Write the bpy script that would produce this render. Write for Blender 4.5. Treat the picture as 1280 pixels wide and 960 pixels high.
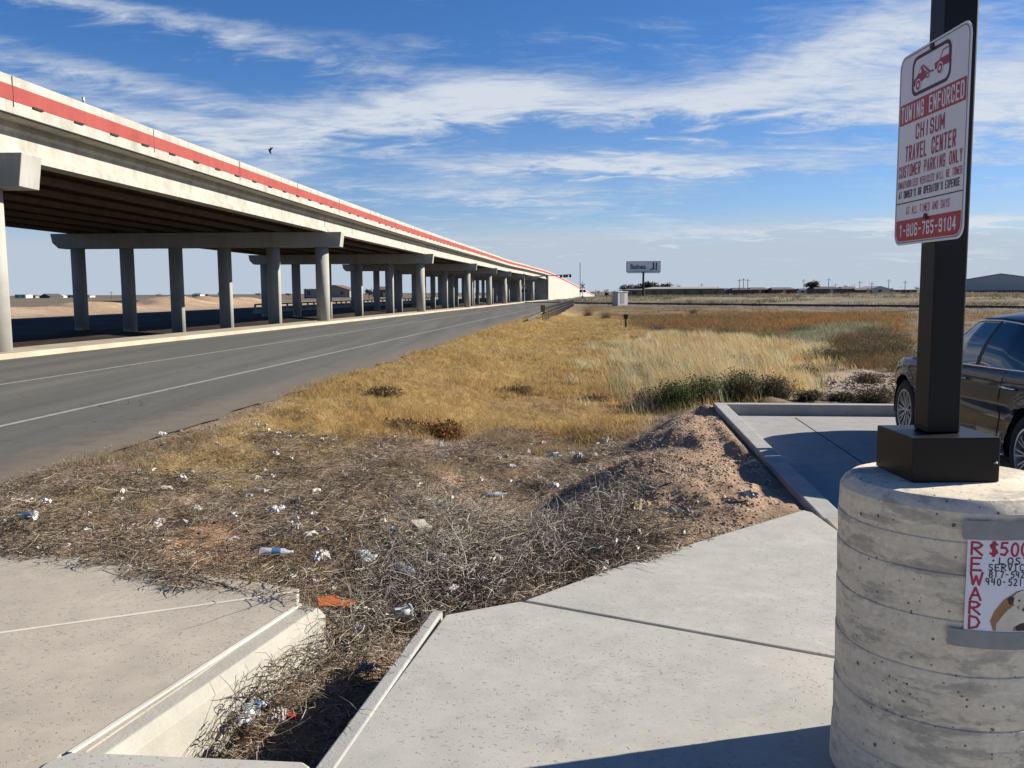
import bpy, math, random
import numpy as np
from mathutils import Vector
rnd = random.Random(7)
rng = np.random.default_rng(11)
for o in list(bpy.data.objects):
    bpy.data.objects.remove(o)
scene = bpy.context.scene
C = scene.collection

# ------------------------------------------------------------------ camera
CAM_H = 1.65
FPX = 1110.0
PITCH = math.radians(5.91)
ROLL = math.radians(0.4)
cam_d = bpy.data.cameras.new('camera')
cam_d.sensor_width = 36.0
cam_d.lens = 36.0 * FPX / 1280.0
cam_d.clip_start = 0.05
cam_d.clip_end = 20000
cam = bpy.data.objects.new('camera', cam_d)
C.objects.link(cam)
from mathutils import Matrix
cam.matrix_world = (Matrix.Translation((0, 0, CAM_H)) @ Matrix.Rotation(math.pi/2 - PITCH, 4, 'X') @ Matrix.Rotation(-ROLL, 4, 'Z'))
scene.camera = cam

# ------------------------------------------------------------------ light
SUN_EL = math.radians(25.5)
SUN_AZ = math.atan2(0.970, 0.242)          # clockwise from +Y
sd = Vector((math.sin(SUN_AZ)*math.cos(SUN_EL), math.cos(SUN_AZ)*math.cos(SUN_EL), math.sin(SUN_EL)))
sl = bpy.data.lights.new('sun', 'SUN')
sl.energy = 5.0
sl.angle = math.radians(0.5)
sl.color = (1.0, 0.93, 0.82)
so = bpy.data.objects.new('sun', sl)
so.rotation_euler = sd.to_track_quat('Z', 'Y').to_euler()
so.location = (40, 10, 40)
C.objects.link(so)
scene.view_settings.view_transform = 'Standard'
scene.view_settings.look = 'None'
scene.view_settings.exposure = 1.0
scene.view_settings.gamma = 1.0
scene.view_settings.use_curve_mapping = False

# pixel of the photograph -> direction (used to put real things at their real distance)
def ray(u, v):
    a = (u-640)/FPX; b = (480-v)/FPX
    a2 = a*math.cos(ROLL) + b*math.sin(ROLL); b2 = -a*math.sin(ROLL) + b*math.cos(ROLL)
    return (a2, math.cos(PITCH)+b2*math.sin(PITCH), -math.sin(PITCH)+b2*math.cos(PITCH))
def PZ(u, v, z):
    x, y, w = ray(u, v); t = (z-CAM_H)/w
    return (x*t, y*t)
def PY(u, v, Y):
    x, y, w = ray(u, v); t = Y/y
    return (x*t, Y, CAM_H+w*t)

# ------------------------------------------------------------------ world
w = bpy.data.worlds.new('World'); scene.world = w; w.use_nodes = True
nt = w.node_tree; nt.nodes.clear()
def N(nt, t, **k):
    n = nt.nodes.new(t)
    for a, b in k.items(): setattr(n, a, b)
    return n
def mth(nt, op, a, b=None, c=None, clamp=False):
    n = nt.nodes.new('ShaderNodeMath'); n.operation = op; n.use_clamp = clamp
    for i, x in enumerate((a, b, c)):
        if x is None: continue
        if isinstance(x, (int, float)): n.inputs[i].default_value = x
        else: nt.links.new(x, n.inputs[i])
    return n.outputs[0]
def smooth(nt, x, lo, hi):
    n = nt.nodes.new('ShaderNodeMapRange'); n.interpolation_type = 'SMOOTHSTEP'
    nt.links.new(x, n.inputs[0]); n.inputs[1].default_value = lo; n.inputs[2].default_value = hi
    return n.outputs[0]
out = N(nt, 'ShaderNodeOutputWorld'); bg = N(nt, 'ShaderNodeBackground')
sky = N(nt, 'ShaderNodeTexSky', sky_type='NISHITA')
sky.sun_disc = False; sky.sun_elevation = SUN_EL; sky.sun_rotation = SUN_AZ
sky.altitude = 900; sky.air_density = 1.0; sky.dust_density = 0.35; sky.ozone_density = 3.5
tc = N(nt, 'ShaderNodeTexCoord')
sep = N(nt, 'ShaderNodeSeparateXYZ'); nt.links.new(tc.outputs['Generated'], sep.inputs[0])
X, Y_, Z_ = sep.outputs
az = mth(nt, 'MULTIPLY', mth(nt, 'ARCTAN2', X, Y_), 57.2958)
el = mth(nt, 'MULTIPLY', mth(nt, 'ARCSINE', Z_), 57.2958)
# cloud-layer coordinates: the view direction cut with a high flat layer
zc = mth(nt, 'ADD', mth(nt, 'MAXIMUM', Z_, 0.0), 0.12)
comb = N(nt, 'ShaderNodeCombineXYZ')
nt.links.new(mth(nt, 'DIVIDE', X, zc), comb.inputs[0]); nt.links.new(mth(nt, 'DIVIDE', Y_, zc), comb.inputs[1])
def noise(scale, sx, sy, rot, detail, dist, rough=0.6, seed=0.0):
    mp = N(nt, 'ShaderNodeMapping'); nt.links.new(comb.outputs[0], mp.inputs[0])
    mp.inputs['Rotation'].default_value = (0, 0, rot); mp.inputs['Scale'].default_value = (sx, sy, 1); mp.inputs['Location'].default_value = (seed, seed*1.7, 0)
    n = N(nt, 'ShaderNodeTexNoise'); nt.links.new(mp.outputs[0], n.inputs[0])
    n.inputs['Scale'].default_value = scale; n.inputs['Detail'].default_value = detail
    n.inputs['Distortion'].default_value = dist; n.inputs['Roughness'].default_value = rough
    return n.outputs[0]
n1 = noise(1.3, 1.0, 1.15, 0.35, 9, 0.7, 0.58, 3.1)
n2 = noise(3.4, 1.0, 1.6, 0.5, 10, 0.9, 0.64, 8.4)
n3 = noise(6.0, 1.0, 2.6, 0.9, 8, 1.2, 0.62, 1.3)
nn = mth(nt, 'ADD', mth(nt, 'MULTIPLY', n1, 0.45), mth(nt, 'ADD', mth(nt, 'MULTIPLY', n2, 0.35), mth(nt, 'MULTIPLY', n3, 0.2)))
warp = mth(nt, 'MULTIPLY', mth(nt, 'SUBTRACT', n1, 0.5), 9.0)
azw = mth(nt, 'ADD', az, warp)
warp2 = mth(nt, 'MULTIPLY', mth(nt, 'SUBTRACT', n2, 0.5), 3.0)
elw = mth(nt, 'ADD', el, warp2)
def blob(u, v, rx, ry, rot, wt):
    x, y, z = ray(u, v); l = math.sqrt(x*x+y*y+z*z)
    A = math.degrees(math.atan2(x, y)); E_ = math.degrees(math.asin(z/l)); k = 57.3/FPX
    dx = mth(nt, 'SUBTRACT', azw, A); dy = mth(nt, 'SUBTRACT', elw, E_)
    c, s = math.cos(rot), math.sin(rot)
    p = mth(nt, 'ADD', mth(nt, 'MULTIPLY', dx, c/(rx*k)), mth(nt, 'MULTIPLY', dy, s/(rx*k)))
    q = mth(nt, 'ADD', mth(nt, 'MULTIPLY', dx, -s/(ry*k)), mth(nt, 'MULTIPLY', dy, c/(ry*k)))
    r = mth(nt, 'ADD', mth(nt, 'MULTIPLY', p, p), mth(nt, 'MULTIPLY', q, q))
    return mth(nt, 'MULTIPLY', mth(nt, 'EXPONENT', mth(nt, 'MULTIPLY', r, -1.0)), wt)
blobs = [(390,160,210,38,0.05,.85),(600,115,190,32,0.12,.85),(860,135,300,26,-0.03,.95),(980,85,200,34,0.22,.55),(1260,105,190,62,0.0,1.15),
         (785,205,200,13,-0.02,1.1),(560,232,220,26,0.05,.75),(760,247,190,22,0.02,.7),(660,285,330,22,0.0,.4),(1040,283,200,9,0,.95),(720,300,260,7,0,.6),(1180,318,200,8,0,.6),(1260,275,90,8,0,.5),
         (90,85,220,20,-0.16,.95),(330,60,320,20,-0.12,.75),(230,20,260,14,-.05,.6),(800,30,330,22,0.05,.55),(1130,20,200,34,0.2,.5),(300,215,160,18,-.1,.5),(120,130,200,14,-.2,.6),(1800,150,400,90,0,.9),(-600,140,500,60,0,.6)]
tot = None
for b_ in blobs:
    o_ = blob(*b_)
    tot = o_ if tot is None else mth(nt, 'ADD', tot, o_)
dens = mth(nt, 'ADD', mth(nt, 'MULTIPLY', tot, 0.80), mth(nt, 'MULTIPLY', mth(nt, 'SUBTRACT', nn, 0.5), 3.4))
dens = mth(nt, 'ADD', dens, 0.0)
cl = smooth(nt, dens, 0.26, 1.25)
cl = mth(nt, 'MULTIPLY', cl, 0.93)
# low veil near the horizon
veil = mth(nt, 'MULTIPLY', mth(nt, 'SUBTRACT', 1.0, smooth(nt, mth(nt, 'ADD', el, mth(nt, 'MULTIPLY', mth(nt, 'SUBTRACT', n1, 0.5), 3.5)), 2.3, 5.2)), 0.86)
veil = mth(nt, 'ADD', veil, mth(nt, 'MULTIPLY', mth(nt, 'SUBTRACT', 1.0, smooth(nt, el, 4.0, 15.0)), 0.13))
cov = mth(nt, 'SUBTRACT', 1.0, mth(nt, 'MULTIPLY', mth(nt, 'SUBTRACT', 1.0, cl), mth(nt, 'SUBTRACT', 1.0, veil)), clamp=True)
hs = N(nt, 'ShaderNodeHueSaturation'); hs.inputs['Saturation'].default_value = 1.22; hs.inputs['Value'].default_value = 1.0
nt.links.new(sky.outputs[0], hs.inputs['Color'])
ccol = N(nt, 'ShaderNodeMix', data_type='RGBA')
nt.links.new(cl, ccol.inputs[0]); ccol.inputs[6].default_value = (4.1, 4.75, 5.6, 1); ccol.inputs[7].default_value = (5.9, 6.3, 6.9, 1)
mx = N(nt, 'ShaderNodeMix', data_type='RGBA')
tint = N(nt, 'ShaderNodeMix', data_type='RGBA', blend_type='MULTIPLY'); tint.inputs[0].default_value = 1.0; tint.inputs[7].default_value = (.84, .86, 1.04, 1); nt.links.new(hs.outputs[0], tint.inputs[6])
nt.links.new(cov, mx.inputs[0]); nt.links.new(tint.outputs[2], mx.inputs[6]); nt.links.new(ccol.outputs[2], mx.inputs[7])
nt.links.new(mx.outputs[2], bg.inputs[0]); bg.inputs[1].default_value = 0.06
nt.links.new(bg.outputs[0], out.inputs[0])

# ------------------------------------------------------------------ materials
K = 0.58
def kk(c, k=None): return tuple(x*(K if k is None else k) for x in c[:3])
def new_mat(name):
    m = bpy.data.materials.new(name); m.use_nodes = True
    t = m.node_tree; b = t.nodes['Principled BSDF']
    return m, t, b
def tnoise(t, scale, detail=6, rough=.6, vec=None, dist=0.0):
    n = t.nodes.new('ShaderNodeTexNoise'); n.inputs['Scale'].default_value = scale; n.inputs['Detail'].default_value = detail
    n.inputs['Roughness'].default_value = rough; n.inputs['Distortion'].default_value = dist
    if vec is None:
        g = t.nodes.new('ShaderNodeNewGeometry'); vec = g.outputs['Position']
    t.links.new(vec, n.inputs['Vector'])
    return n.outputs[0]
def ramp(t, fac, stops):
    r = t.nodes.new('ShaderNodeValToRGB'); t.links.new(fac, r.inputs[0]); e = r.color_ramp.elements
    while len(e) < len(stops): e.new(0.5)
    for i, (p, c) in enumerate(stops):
        e[i].position = p; e[i].color = (*c, 1) if len(c) == 3 else c
    return r.outputs[0]
def bump(t, b, h, strength, dist=0.01):
    n = t.nodes.new('ShaderNodeBump'); n.inputs['Strength'].default_value = strength; n.inputs['Distance'].default_value = dist
    t.links.new(h, n.inputs['Height']); t.links.new(n.outputs[0], b.inputs['Normal'])
def mixc(t, fac, a, c, mode='MIX'):
    n = t.nodes.new('ShaderNodeMix'); n.data_type = 'RGBA'; n.blend_type = mode
    if isinstance(fac, (int, float)): n.inputs[0].default_value = fac
    else: t.links.new(fac, n.inputs[0])
    for i, x in ((6, a), (7, c)):
        if isinstance(x, tuple): n.inputs[i].default_value = (*x[:3], 1)
        else: t.links.new(x, n.inputs[i])
    return n.outputs[2]
def simple(name, col, rough=.7, metal=0.0, var=.15, scale=3.0, bmp=0.0, bscale=60, spec=None, k=None):
    m, t, b = new_mat(name); col = kk(col, 1 if metal > .6 else k)
    n = tnoise(t, scale)
    lo = tuple(c*(1-var) for c in col); hi = tuple(min(1, c*(1+var)) for c in col)
    t.links.new(ramp(t, n, [(.3, lo), (.7, hi)]), b.inputs['Base Color'])
    b.inputs['Roughness'].default_value = rough; b.inputs['Metallic'].default_value = metal
    if spec is not None: b.inputs['Specular IOR Level'].default_value = spec
    if bmp: bump(t, b, tnoise(t, bscale), bmp)
    return m
def attr_mat(name, rough=.9, fine=25, fs=.35, bmp=.0, transl=0.0, fine2=None):
    m, t, b = new_mat(name)
    a = t.nodes.new('ShaderNodeAttribute'); a.attribute_name = 'Col'
    n = tnoise(t, fine, 8, .7)
    f = ramp(t, n, [(.25, (K*(1-fs),)*3), (.75, (K*(1+fs),)*3)])
    # ramp colours above 1 are kept
    c = mixc(t, 1.0, a.outputs['Color'], f, 'MULTIPLY')
    if fine2:
        n2_ = tnoise(t, fine2, 4, .6)
        c = mixc(t, 1.0, c, ramp(t, n2_, [(.3, (.72, .72, .72)), (.7, (1.2, 1.2, 1.2))]), 'MULTIPLY')
    t.links.new(c, b.inputs['Base Color'])
    b.inputs['Roughness'].default_value = rough; b.inputs['Specular IOR Level'].default_value = .15
    if bmp: bump(t, b, n, bmp, .03)
    if transl:
        tr = t.nodes.new('ShaderNodeBsdfTranslucent'); t.links.new(c, tr.inputs[0])
        ms = t.nodes.new('ShaderNodeMixShader'); ms.inputs[0].default_value = transl
        o = t.nodes['Material Output']; t.links.new(b.outputs[0], ms.inputs[1]); t.links.new(tr.outputs[0], ms.inputs[2]); t.links.new(ms.outputs[0], o.inputs[0])
    return m

def concrete_slab(name, base, warm, fleck=.5):
    m, t, b = new_mat(name); base = kk(base); warm = kk(warm)
    g = t.nodes.new('ShaderNodeNewGeometry')
    big = tnoise(t, .9, 5, .6, g.outputs['Position'], .6)
    c = ramp(t, big, [(.3, base), (.52, tuple((x+y)/2 for x, y in zip(base, warm))), (.7, warm)])
    mid = tnoise(t, 6, 8, .65, g.outputs['Position'])
    c = mixc(t, 1.0, c, ramp(t, mid, [(.3, (.88,)*3), (.7, (1.08,)*3)]), 'MULTIPLY')
    mp = t.nodes.new('ShaderNodeMapping'); t.links.new(g.outputs['Position'], mp.inputs[0]); mp.inputs['Scale'].default_value = (.62, .9, 1)
    fn = tnoise(t, 72, 2, .5, mp.outputs[0], .3)
    area = smooth(t, tnoise(t, 1.6, 4, .6), .35, .62)
    fl = mth(t, 'MULTIPLY', smooth(t, mth(t, 'ADD', fn, mth(t, 'MULTIPLY', area, .045)), .655, .70), .9)
    c = mixc(t, mth(t, 'MULTIPLY', fl, fleck), c, tuple(x*.48 for x in base))
    # darker damp stains
    st = smooth(t, tnoise(t, 1.7, 6, .7, g.outputs['Position'], 1.2), .58, .72)
    c = mixc(t, mth(t, 'MULTIPLY', st, .34), c, tuple(x*.55 for x in base))
    sp = smooth(t, tnoise(t, 9, 7, .72, g.outputs['Position'], .4), .60, .70)
    c = mixc(t, mth(t, 'MULTIPLY', sp, .28), c, tuple(x*.6 for x in warm))
    lt = smooth(t, tnoise(t, 2.9, 6, .7, g.outputs['Position'], 1.0), .56, .70)
    c = mixc(t, mth(t, 'MULTIPLY', lt, .30), c, tuple(min(.6, x*1.25) for x in warm))
    t.links.new(c, b.inputs['Base Color']); b.inputs['Roughness'].default_value = .88; b.inputs['Specular IOR Level'].default_value = .25
    h = mth(t, 'ADD', mth(t, 'MULTIPLY', tnoise(t, 160, 4, .7), .5), mth(t, 'MULTIPLY', fl, -1.2))
    bump(t, b, h, .35, .004)
    return m
M = {}
M['slab_warm'] = concrete_slab('slab_concrete_warm', (.61, .54, .43), (.71, .63, .505), .5)
M['slab_grey'] = concrete_slab('slab_concrete_grey', (.63, .615, .54), (.75, .715, .62), .5)
M['lot'] = concrete_slab('lot_concrete', (.50, .49, .46), (.60, .57, .52), .25)
M['kerb'] = simple('kerb_concrete', (.55, .54, .49), .85, var=.14, scale=4, bmp=.3, bscale=90)
M['wall_light'] = simple('culvert_wall_concrete', (.56, .53, .44), .85, var=.1, scale=5, bmp=.3, bscale=50)
M['dark_joint'] = simple('dark_joint', (.03, .03, .028), .95)
M['pale_joint'] = simple('pale_joint', (.98, .90, .74), .9)

def wear_concrete(name, lo, hi, vs=1.2, streak=True):
    m, t, b = new_mat(name); lo = kk(lo); hi = kk(hi)
    g = t.nodes.new('ShaderNodeNewGeometry')
    n = tnoise(t, vs, 8, .65, g.outputs['Position'])
    mp = t.nodes.new('ShaderNodeMapping'); t.links.new(g.outputs['Position'], mp.inputs[0]); mp.inputs['Scale'].default_value = (1.5, 1.5, .12)
    s = tnoise(t, 2.2, 6, .6, mp.outputs[0])
    f = mth(t, 'ADD', mth(t, 'MULTIPLY', n, .55), mth(t, 'MULTIPLY', s, .45)) if streak else n
    t.links.new(ramp(t, f, [(.33, lo), (.62, hi)]), b.inputs['Base Color'])
    b.inputs['Roughness'].default_value = .9; b.inputs['Specular IOR Level'].default_value = .2
    bump(t, b, tnoise(t, 30, 5, .6), .2, .01)
    return m
M['bridge'] = wear_concrete('bridge_concrete', (.42, .40, .34), (.72, .69, .60))
M['bridge_grey'] = wear_concrete('bridge_column_concrete', (.42, .41, .365), (.60, .585, .53), .6)
M['girder_shaded'] = wear_concrete('shaded_girder_concrete', (.13, .095, .065), (.22, .165, .12), .8)  # dark copy of the girder concrete, under-deck shade put into its colour
M['retain'] = wear_concrete('retaining_wall_concrete', (.54, .53, .45), (.66, .64, .55), .15)
M['red'] = wear_concrete('red_bridge_paint', (.40, .085, .075), (.50, .12, .10), .8)
M['black'] = simple('black_gap', (.02, .02, .02), .9)
M['strip'] = simple('kerb_strip_concrete', (.60, .52, .38), .92, var=.2, scale=.7, bmp=.3, bscale=20)

def asphalt():
    m, t, b = new_mat('asphalt')
    g = t.nodes.new('ShaderNodeNewGeometry')
    mp = t.nodes.new('ShaderNodeMapping'); t.links.new(g.outputs['Position'], mp.inputs[0])
    mp.inputs['Rotation'].default_value = (0, 0, .092); mp.inputs['Scale'].default_value = (1, .04, 1)
    tr = tnoise(t, 1.1, 4, .6, mp.outputs[0])
    c = ramp(t, tr, [(.3, (.088, .086, .076)), (.5, (.112, .109, .095)), (.7, (.142, .138, .120))])
    gr = tnoise(t, 90, 4, .8, g.outputs['Position'])
    c = mixc(t, 1.0, c, ramp(t, gr, [(.3, (.6,)*3), (.7, (1.35,)*3)]), 'MULTIPLY')
    # sealed and open cracks, patched spots
    wv = tnoise(t, .55, 5, .6, g.outputs['Position'])
    ck = mth(t, 'ABSOLUTE', mth(t, 'SUBTRACT', tnoise(t, .38, 3, .55, g.outputs['Position'], .8), .5))
    ckm = mth(t, 'MULTIPLY', mth(t, 'SUBTRACT', 1.0, smooth(t, ck, .0012, .0045)), smooth(t, wv, .45, .6))
    c = mixc(t, mth(t, 'MULTIPLY', ckm, .75), c, (.035, .034, .032))
    pt_ = smooth(t, tnoise(t, 1.6, 6, .75, g.outputs['Position'], .5), .56, .70)
    c = mixc(t, mth(t, 'MULTIPLY', pt_, .35), c, (.17, .16, .135))
    a = t.nodes.new('ShaderNodeAttribute'); a.attribute_name = 'Col'
    sa = t.nodes.new('ShaderNodeSeparateColor'); t.links.new(a.outputs['Color'], sa.inputs[0])
    dn = tnoise(t, 3.5, 8, .7, g.outputs['Position'])
    f = smooth(t, mth(t, 'ADD', sa.outputs[0], mth(t, 'MULTIPLY', mth(t, 'SUBTRACT', dn, .5), 1.3)), .3, 1.0)
    c = mixc(t, mth(t, 'MULTIPLY', f, .8), c, (.185, .148, .108))
    t.links.new(c, b.inputs['Base Color']); b.inputs['Roughness'].default_value = .9; b.inputs['Specular IOR Level'].default_value = .2
    bump(t, b, gr, .5, .006)
    return m
M['asphalt'] = asphalt()
M['line'] = simple('road_paint', (.46, .46, .42), .8, var=.3, scale=8)
M['ground'] = attr_mat('ground_soil', fine=22, fs=.38, bmp=.9, fine2=2.2)
M['blades'] = attr_mat('dry_grass_blades', .8, 3, .15, transl=.48)
M['leaves'] = attr_mat('leaves', .7, 2, .15, transl=.25)
M['twigs'] = attr_mat('twigs', .9, 6, .2)
M['stones'] = attr_mat('stones', .95, 30, .25)
M['bark'] = simple('bark', (.16, .12, .09), .95, var=.3, scale=8)
M['dark_metal'] = simple('dark_bronze_metal', (.009, .0075, .0068), .45, 0.0, var=.06, scale=30, spec=.3)
M['steel'] = simple('galvanised_steel', (.38, .39, .40), .5, .7, var=.1)
M['rail_steel'] = simple('rail_steel', (.10, .07, .055), .6, .3)
M['white'] = simple('white_plastic', (.78, .77, .74), .55, var=.05)
M['trans_white'] = simple('thin_white_plastic', (.70, .72, .73), .35, var=.08)
M['tin_white'] = simple('white_painted_metal', (.72, .72, .70), .6, var=.06)
M['tin_grey'] = simple('grey_painted_metal', (.34, .34, .33), .6, var=.06)
M['tin_tan'] = simple('tan_siding', (.45, .38, .28), .8, var=.08)
M['brick'] = simple('brick', (.30, .15, .11), .9, var=.1)
M['roof_dark'] = simple('dark_shingles', (.10, .095, .10), .9, var=.15)
M['roof_brown'] = simple('brown_shingles', (.22, .15, .12), .9, var=.15)
M['roof_blue'] = simple('blue_metal_roof', (.14, .19, .32), .5, var=.06)
M['glassdark'] = simple('dark_window', (.03, .035, .04), .15)
M['wood'] = simple('weathered_wood', (.18, .13, .09), .95, var=.2)
M['yellow'] = simple('yellow_reflector', (.75, .52, .04), .6, var=.05)
M['rubber'] = simple('rubber', (.022, .022, .022), .8)
M['bird'] = simple('black_feathers', (.02, .02, .025), .7)

# ------------------------------------------------------------------ object helpers
def link(o): C.objects.link(o); return o
def tag(o, label=None, cat=None, group=None, kind=None):
    if label: o['label'] = label
    if cat: o['category'] = cat
    if group: o['group'] = group
    if kind: o['kind'] = kind
    return o
def empty(name, loc=(0, 0, 0), rz=0.0, parent=None):
    o = bpy.data.objects.new(name, None); o.location = loc; o.rotation_euler = (0, 0, rz); o.empty_display_size = .2
    if parent: o.parent = parent
    return link(o)
class MB:
    def __init__(s): s.v = []; s.f = []
    def add(s, vs, fs):
        b = len(s.v); s.v += [tuple(x) for x in vs]; s.f += [tuple(b+i for i in f) for f in fs]; return s
    def box(s, x0, x1, y0, y1, z0, z1):
        v = [(x, y, z) for z in (z0, z1) for y in (y0, y1) for x in (x0, x1)]
        return s.add(v, [(0,2,3,1),(4,5,7,6),(0,1,5,4),(2,6,7,3),(0,4,6,2),(1,3,7,5)])
    def prism(s, poly, z0, z1):
        n = len(poly)
        def zz(z, p): return z(p[0], p[1]) if callable(z) else z
        v = [(p[0], p[1], zz(z0, p)) for p in poly] + [(p[0], p[1], zz(z1, p)) for p in poly]
        return s.add(v, [tuple(range(n))[::-1], tuple(range(n, 2*n))] + [(i, (i+1) % n, n+(i+1) % n, n+i) for i in range(n)])
    def tube(s, pts, r, seg=8, cap=True):
        if not isinstance(r, (list, tuple)): r = [r]*len(pts)
        P = [Vector(p) for p in pts]; vs = []
        for i, p in enumerate(P):
            d = (P[min(i+1, len(P)-1)] - P[max(i-1, 0)]).normalized()
            a = d.cross(Vector((0, 0, 1)))
            if a.length < 1e-3: a = Vector((1, 0, 0))
            a.normalize(); b = d.cross(a)
            vs += [p + (a*math.cos(2*math.pi*k/seg) + b*math.sin(2*math.pi*k/seg))*r[i] for k in range(seg)]
        fs = [(i*seg+k, i*seg+(k+1) % seg, (i+1)*seg+(k+1) % seg, (i+1)*seg+k) for i in range(len(P)-1) for k in range(seg)]
        if cap: fs += [tuple(range(seg)), tuple(range((len(P)-1)*seg, len(P)*seg))[::-1]]
        return s.add(vs, fs)
    def lathe(s, prof, seg=24, c=(0, 0, 0), axis='z', caps=True):
        vs = []
        for r, z in prof:
            for k in range(seg):
                a = 2*math.pi*k/seg; x, y = r*math.cos(a), r*math.sin(a)
                vs.append((c[0]+x, c[1]+y, c[2]+z) if axis == 'z' else (c[0]+z, c[1]+x, c[2]+y))
        n = len(prof)
        fs = [(i*seg+k, i*seg+(k+1) % seg, (i+1)*seg+(k+1) % seg, (i+1)*seg+k) for i in range(n-1) for k in range(seg)]
        if caps and prof[0][0] > 1e-6: fs.append(tuple(range(seg))[::-1])
        if caps and prof[-1][0] > 1e-6: fs.append(tuple(range((n-1)*seg, n*seg)))
        return s.add(vs, fs)
    def build(s, name, mat, parent=None, smooth_=False, bevel=0.0, fixn=True):
        me = bpy.data.meshes.new(name); me.from_pydata(s.v, [], s.f); me.update()
        if fixn:
            import bmesh
            bm = bmesh.new(); bm.from_mesh(me); bmesh.ops.recalc_face_normals(bm, faces=bm.faces); bm.to_mesh(me); bm.free()
        me.materials.append(mat)
        if smooth_: me.polygons.foreach_set('use_smooth', [True]*len(me.polygons))
        o = link(bpy.data.objects.new(name, me))
        if parent: o.parent = parent
        if bevel:
            bv = o.modifiers.new('bevel', 'BEVEL'); bv.width = bevel; bv.segments = 2; bv.limit_method = 'ANGLE'
        return o
def np_mesh(name, V, F, mat, col=None, smooth_=False):
    """V (n,3); F (m,k) faces all of one size; col (n,3)"""
    me = bpy.data.meshes.new(name); k = F.shape[1]
    me.vertices.add(len(V)); me.vertices.foreach_set('co', V.astype(np.float32).ravel())
    me.loops.add(F.size); me.loops.foreach_set('vertex_index', F.astype(np.int32).ravel())
    me.polygons.add(len(F)); me.polygons.foreach_set('loop_start', np.arange(0, F.size, k, dtype=np.int32))
    me.update(calc_edges=True)
    if smooth_: me.polygons.foreach_set('use_smooth', np.ones(len(F), bool))
    if col is not None:
        a = me.color_attributes.new('Col', 'FLOAT_COLOR', 'POINT')
        a.data.foreach_set('color', np.hstack([col, np.ones((len(V), 1))]).astype(np.float32).ravel())
    me.materials.append(mat)
    return link(bpy.data.objects.new(name, me))

# value noise (numpy)
_tab = rng.random((256, 256))
def vn(x, y):
    xi = np.floor(x).astype(int); yi = np.floor(y).astype(int); fx = x-xi; fy = y-yi
    fx = fx*fx*(3-2*fx); fy = fy*fy*(3-2*fy)
    t = lambda a, b: _tab[a & 255, b & 255]
    return (t(xi, yi)*(1-fx)+t(xi+1, yi)*fx)*(1-fy) + (t(xi, yi+1)*(1-fx)+t(xi+1, yi+1)*fx)*fy
def fbm(x, y, o=4, g=.5):
    s = 0; a = 1; n = 0
    for i in range(o):
        s = s + a*(vn(x*2**i+17.3*i, y*2**i+5.1*i)-.5); n += a; a *= g
    return s/n*2
def ss(x, a, b):
    t = np.clip((x-a)/(b-a), 0, 1); return t*t*(3-2*t)

# ------------------------------------------------------------------ plan geometry
def xc(Y):     # reference line of the road (plan)
    Y = np.asarray(Y, float)
    return .0925*Y + .0625*np.where(Y < 150, 0, np.where(Y < 215, (Y-150)**2/130, 32.5+(Y-215)))
def roadz(Y):
    Y = np.asarray(Y, float); return .07-.004*np.clip(Y, -20, 165)
CU = Vector((.107, .994)).normalized(); CW = Vector((CU.y, -CU.x))   # lot axes
CO = Vector((2.11, 5.63))                                            # a point on the outer edge of the left kerb
def lotp(a, b): p = CO + CU*b + CW*a; return (p.x, p.y)              # a across (right), b along (away)
def lot_ab(x, y):
    dx, dy = x-CO.x, y-CO.y
    return dx*CW.x+dy*CW.y, dx*CU.x+dy*CU.y
LOTB = 6.75
SLAB_L = [(-4.4,5.6),(-3.09,5.22),(-2.57,5.14),(-2.06,4.93),(-1.83,4.84),(-1.6,4.6),(-1.05,4.32)]
def seg_d(x, y, pts):
    d = np.full(np.shape(x), 1e9)
    for (ax, ay), (bx, by) in zip(pts[:-1], pts[1:]):
        vx, vy = bx-ax, by-ay; t = np.clip(((x-ax)*vx+(y-ay)*vy)/(vx*vx+vy*vy), 0, 1)
        d = np.minimum(d, np.hypot(x-ax-t*vx, y-ay-t*vy))
    return d
def inpoly(x, y, poly):
    r = np.zeros(np.shape(x), bool); n = len(poly)
    for i in range(n):
        (x0, y0), (x1, y1) = poly[i], poly[(i+1) % n]
        if y0 == y1: continue
        c = ((y0 > y) != (y1 > y)) & (x < (x1-x0)*(y-y0)/(y1-y0)+x0)
        r ^= c
    return r
def sdist(x, y, poly):
    d = seg_d(x, y, poly+[poly[0]]); return np.where(inpoly(x, y, poly), -d, d)
WALK = [(-.65,-14),(-.65,2.77),(-.37,4.19),(.03,4.36),(.53,4.84),(1.08,5.33),(2.10,6.18),(2.10,5.63),(1.45,-.4),(.95,-14)]
CHAN = [(-1.45,2.80),(-1.43,2.87),(-1.01,4.27),(-.9,4.5),(-.6,4.6),(-.30,4.25),(-.37,4.19),(-.65,2.77)]
LEFTP = [(-4.4,-14),(-4.4,5.6),(-3.09,5.22),(-2.57,5.14),(-2.06,4.93),(-1.83,4.84),(-1.6,4.6),(-1.07,4.33),(-1.01,4.27),(-1.43,2.87),(-1.45,2.8),(-1.45,-14)]

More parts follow.
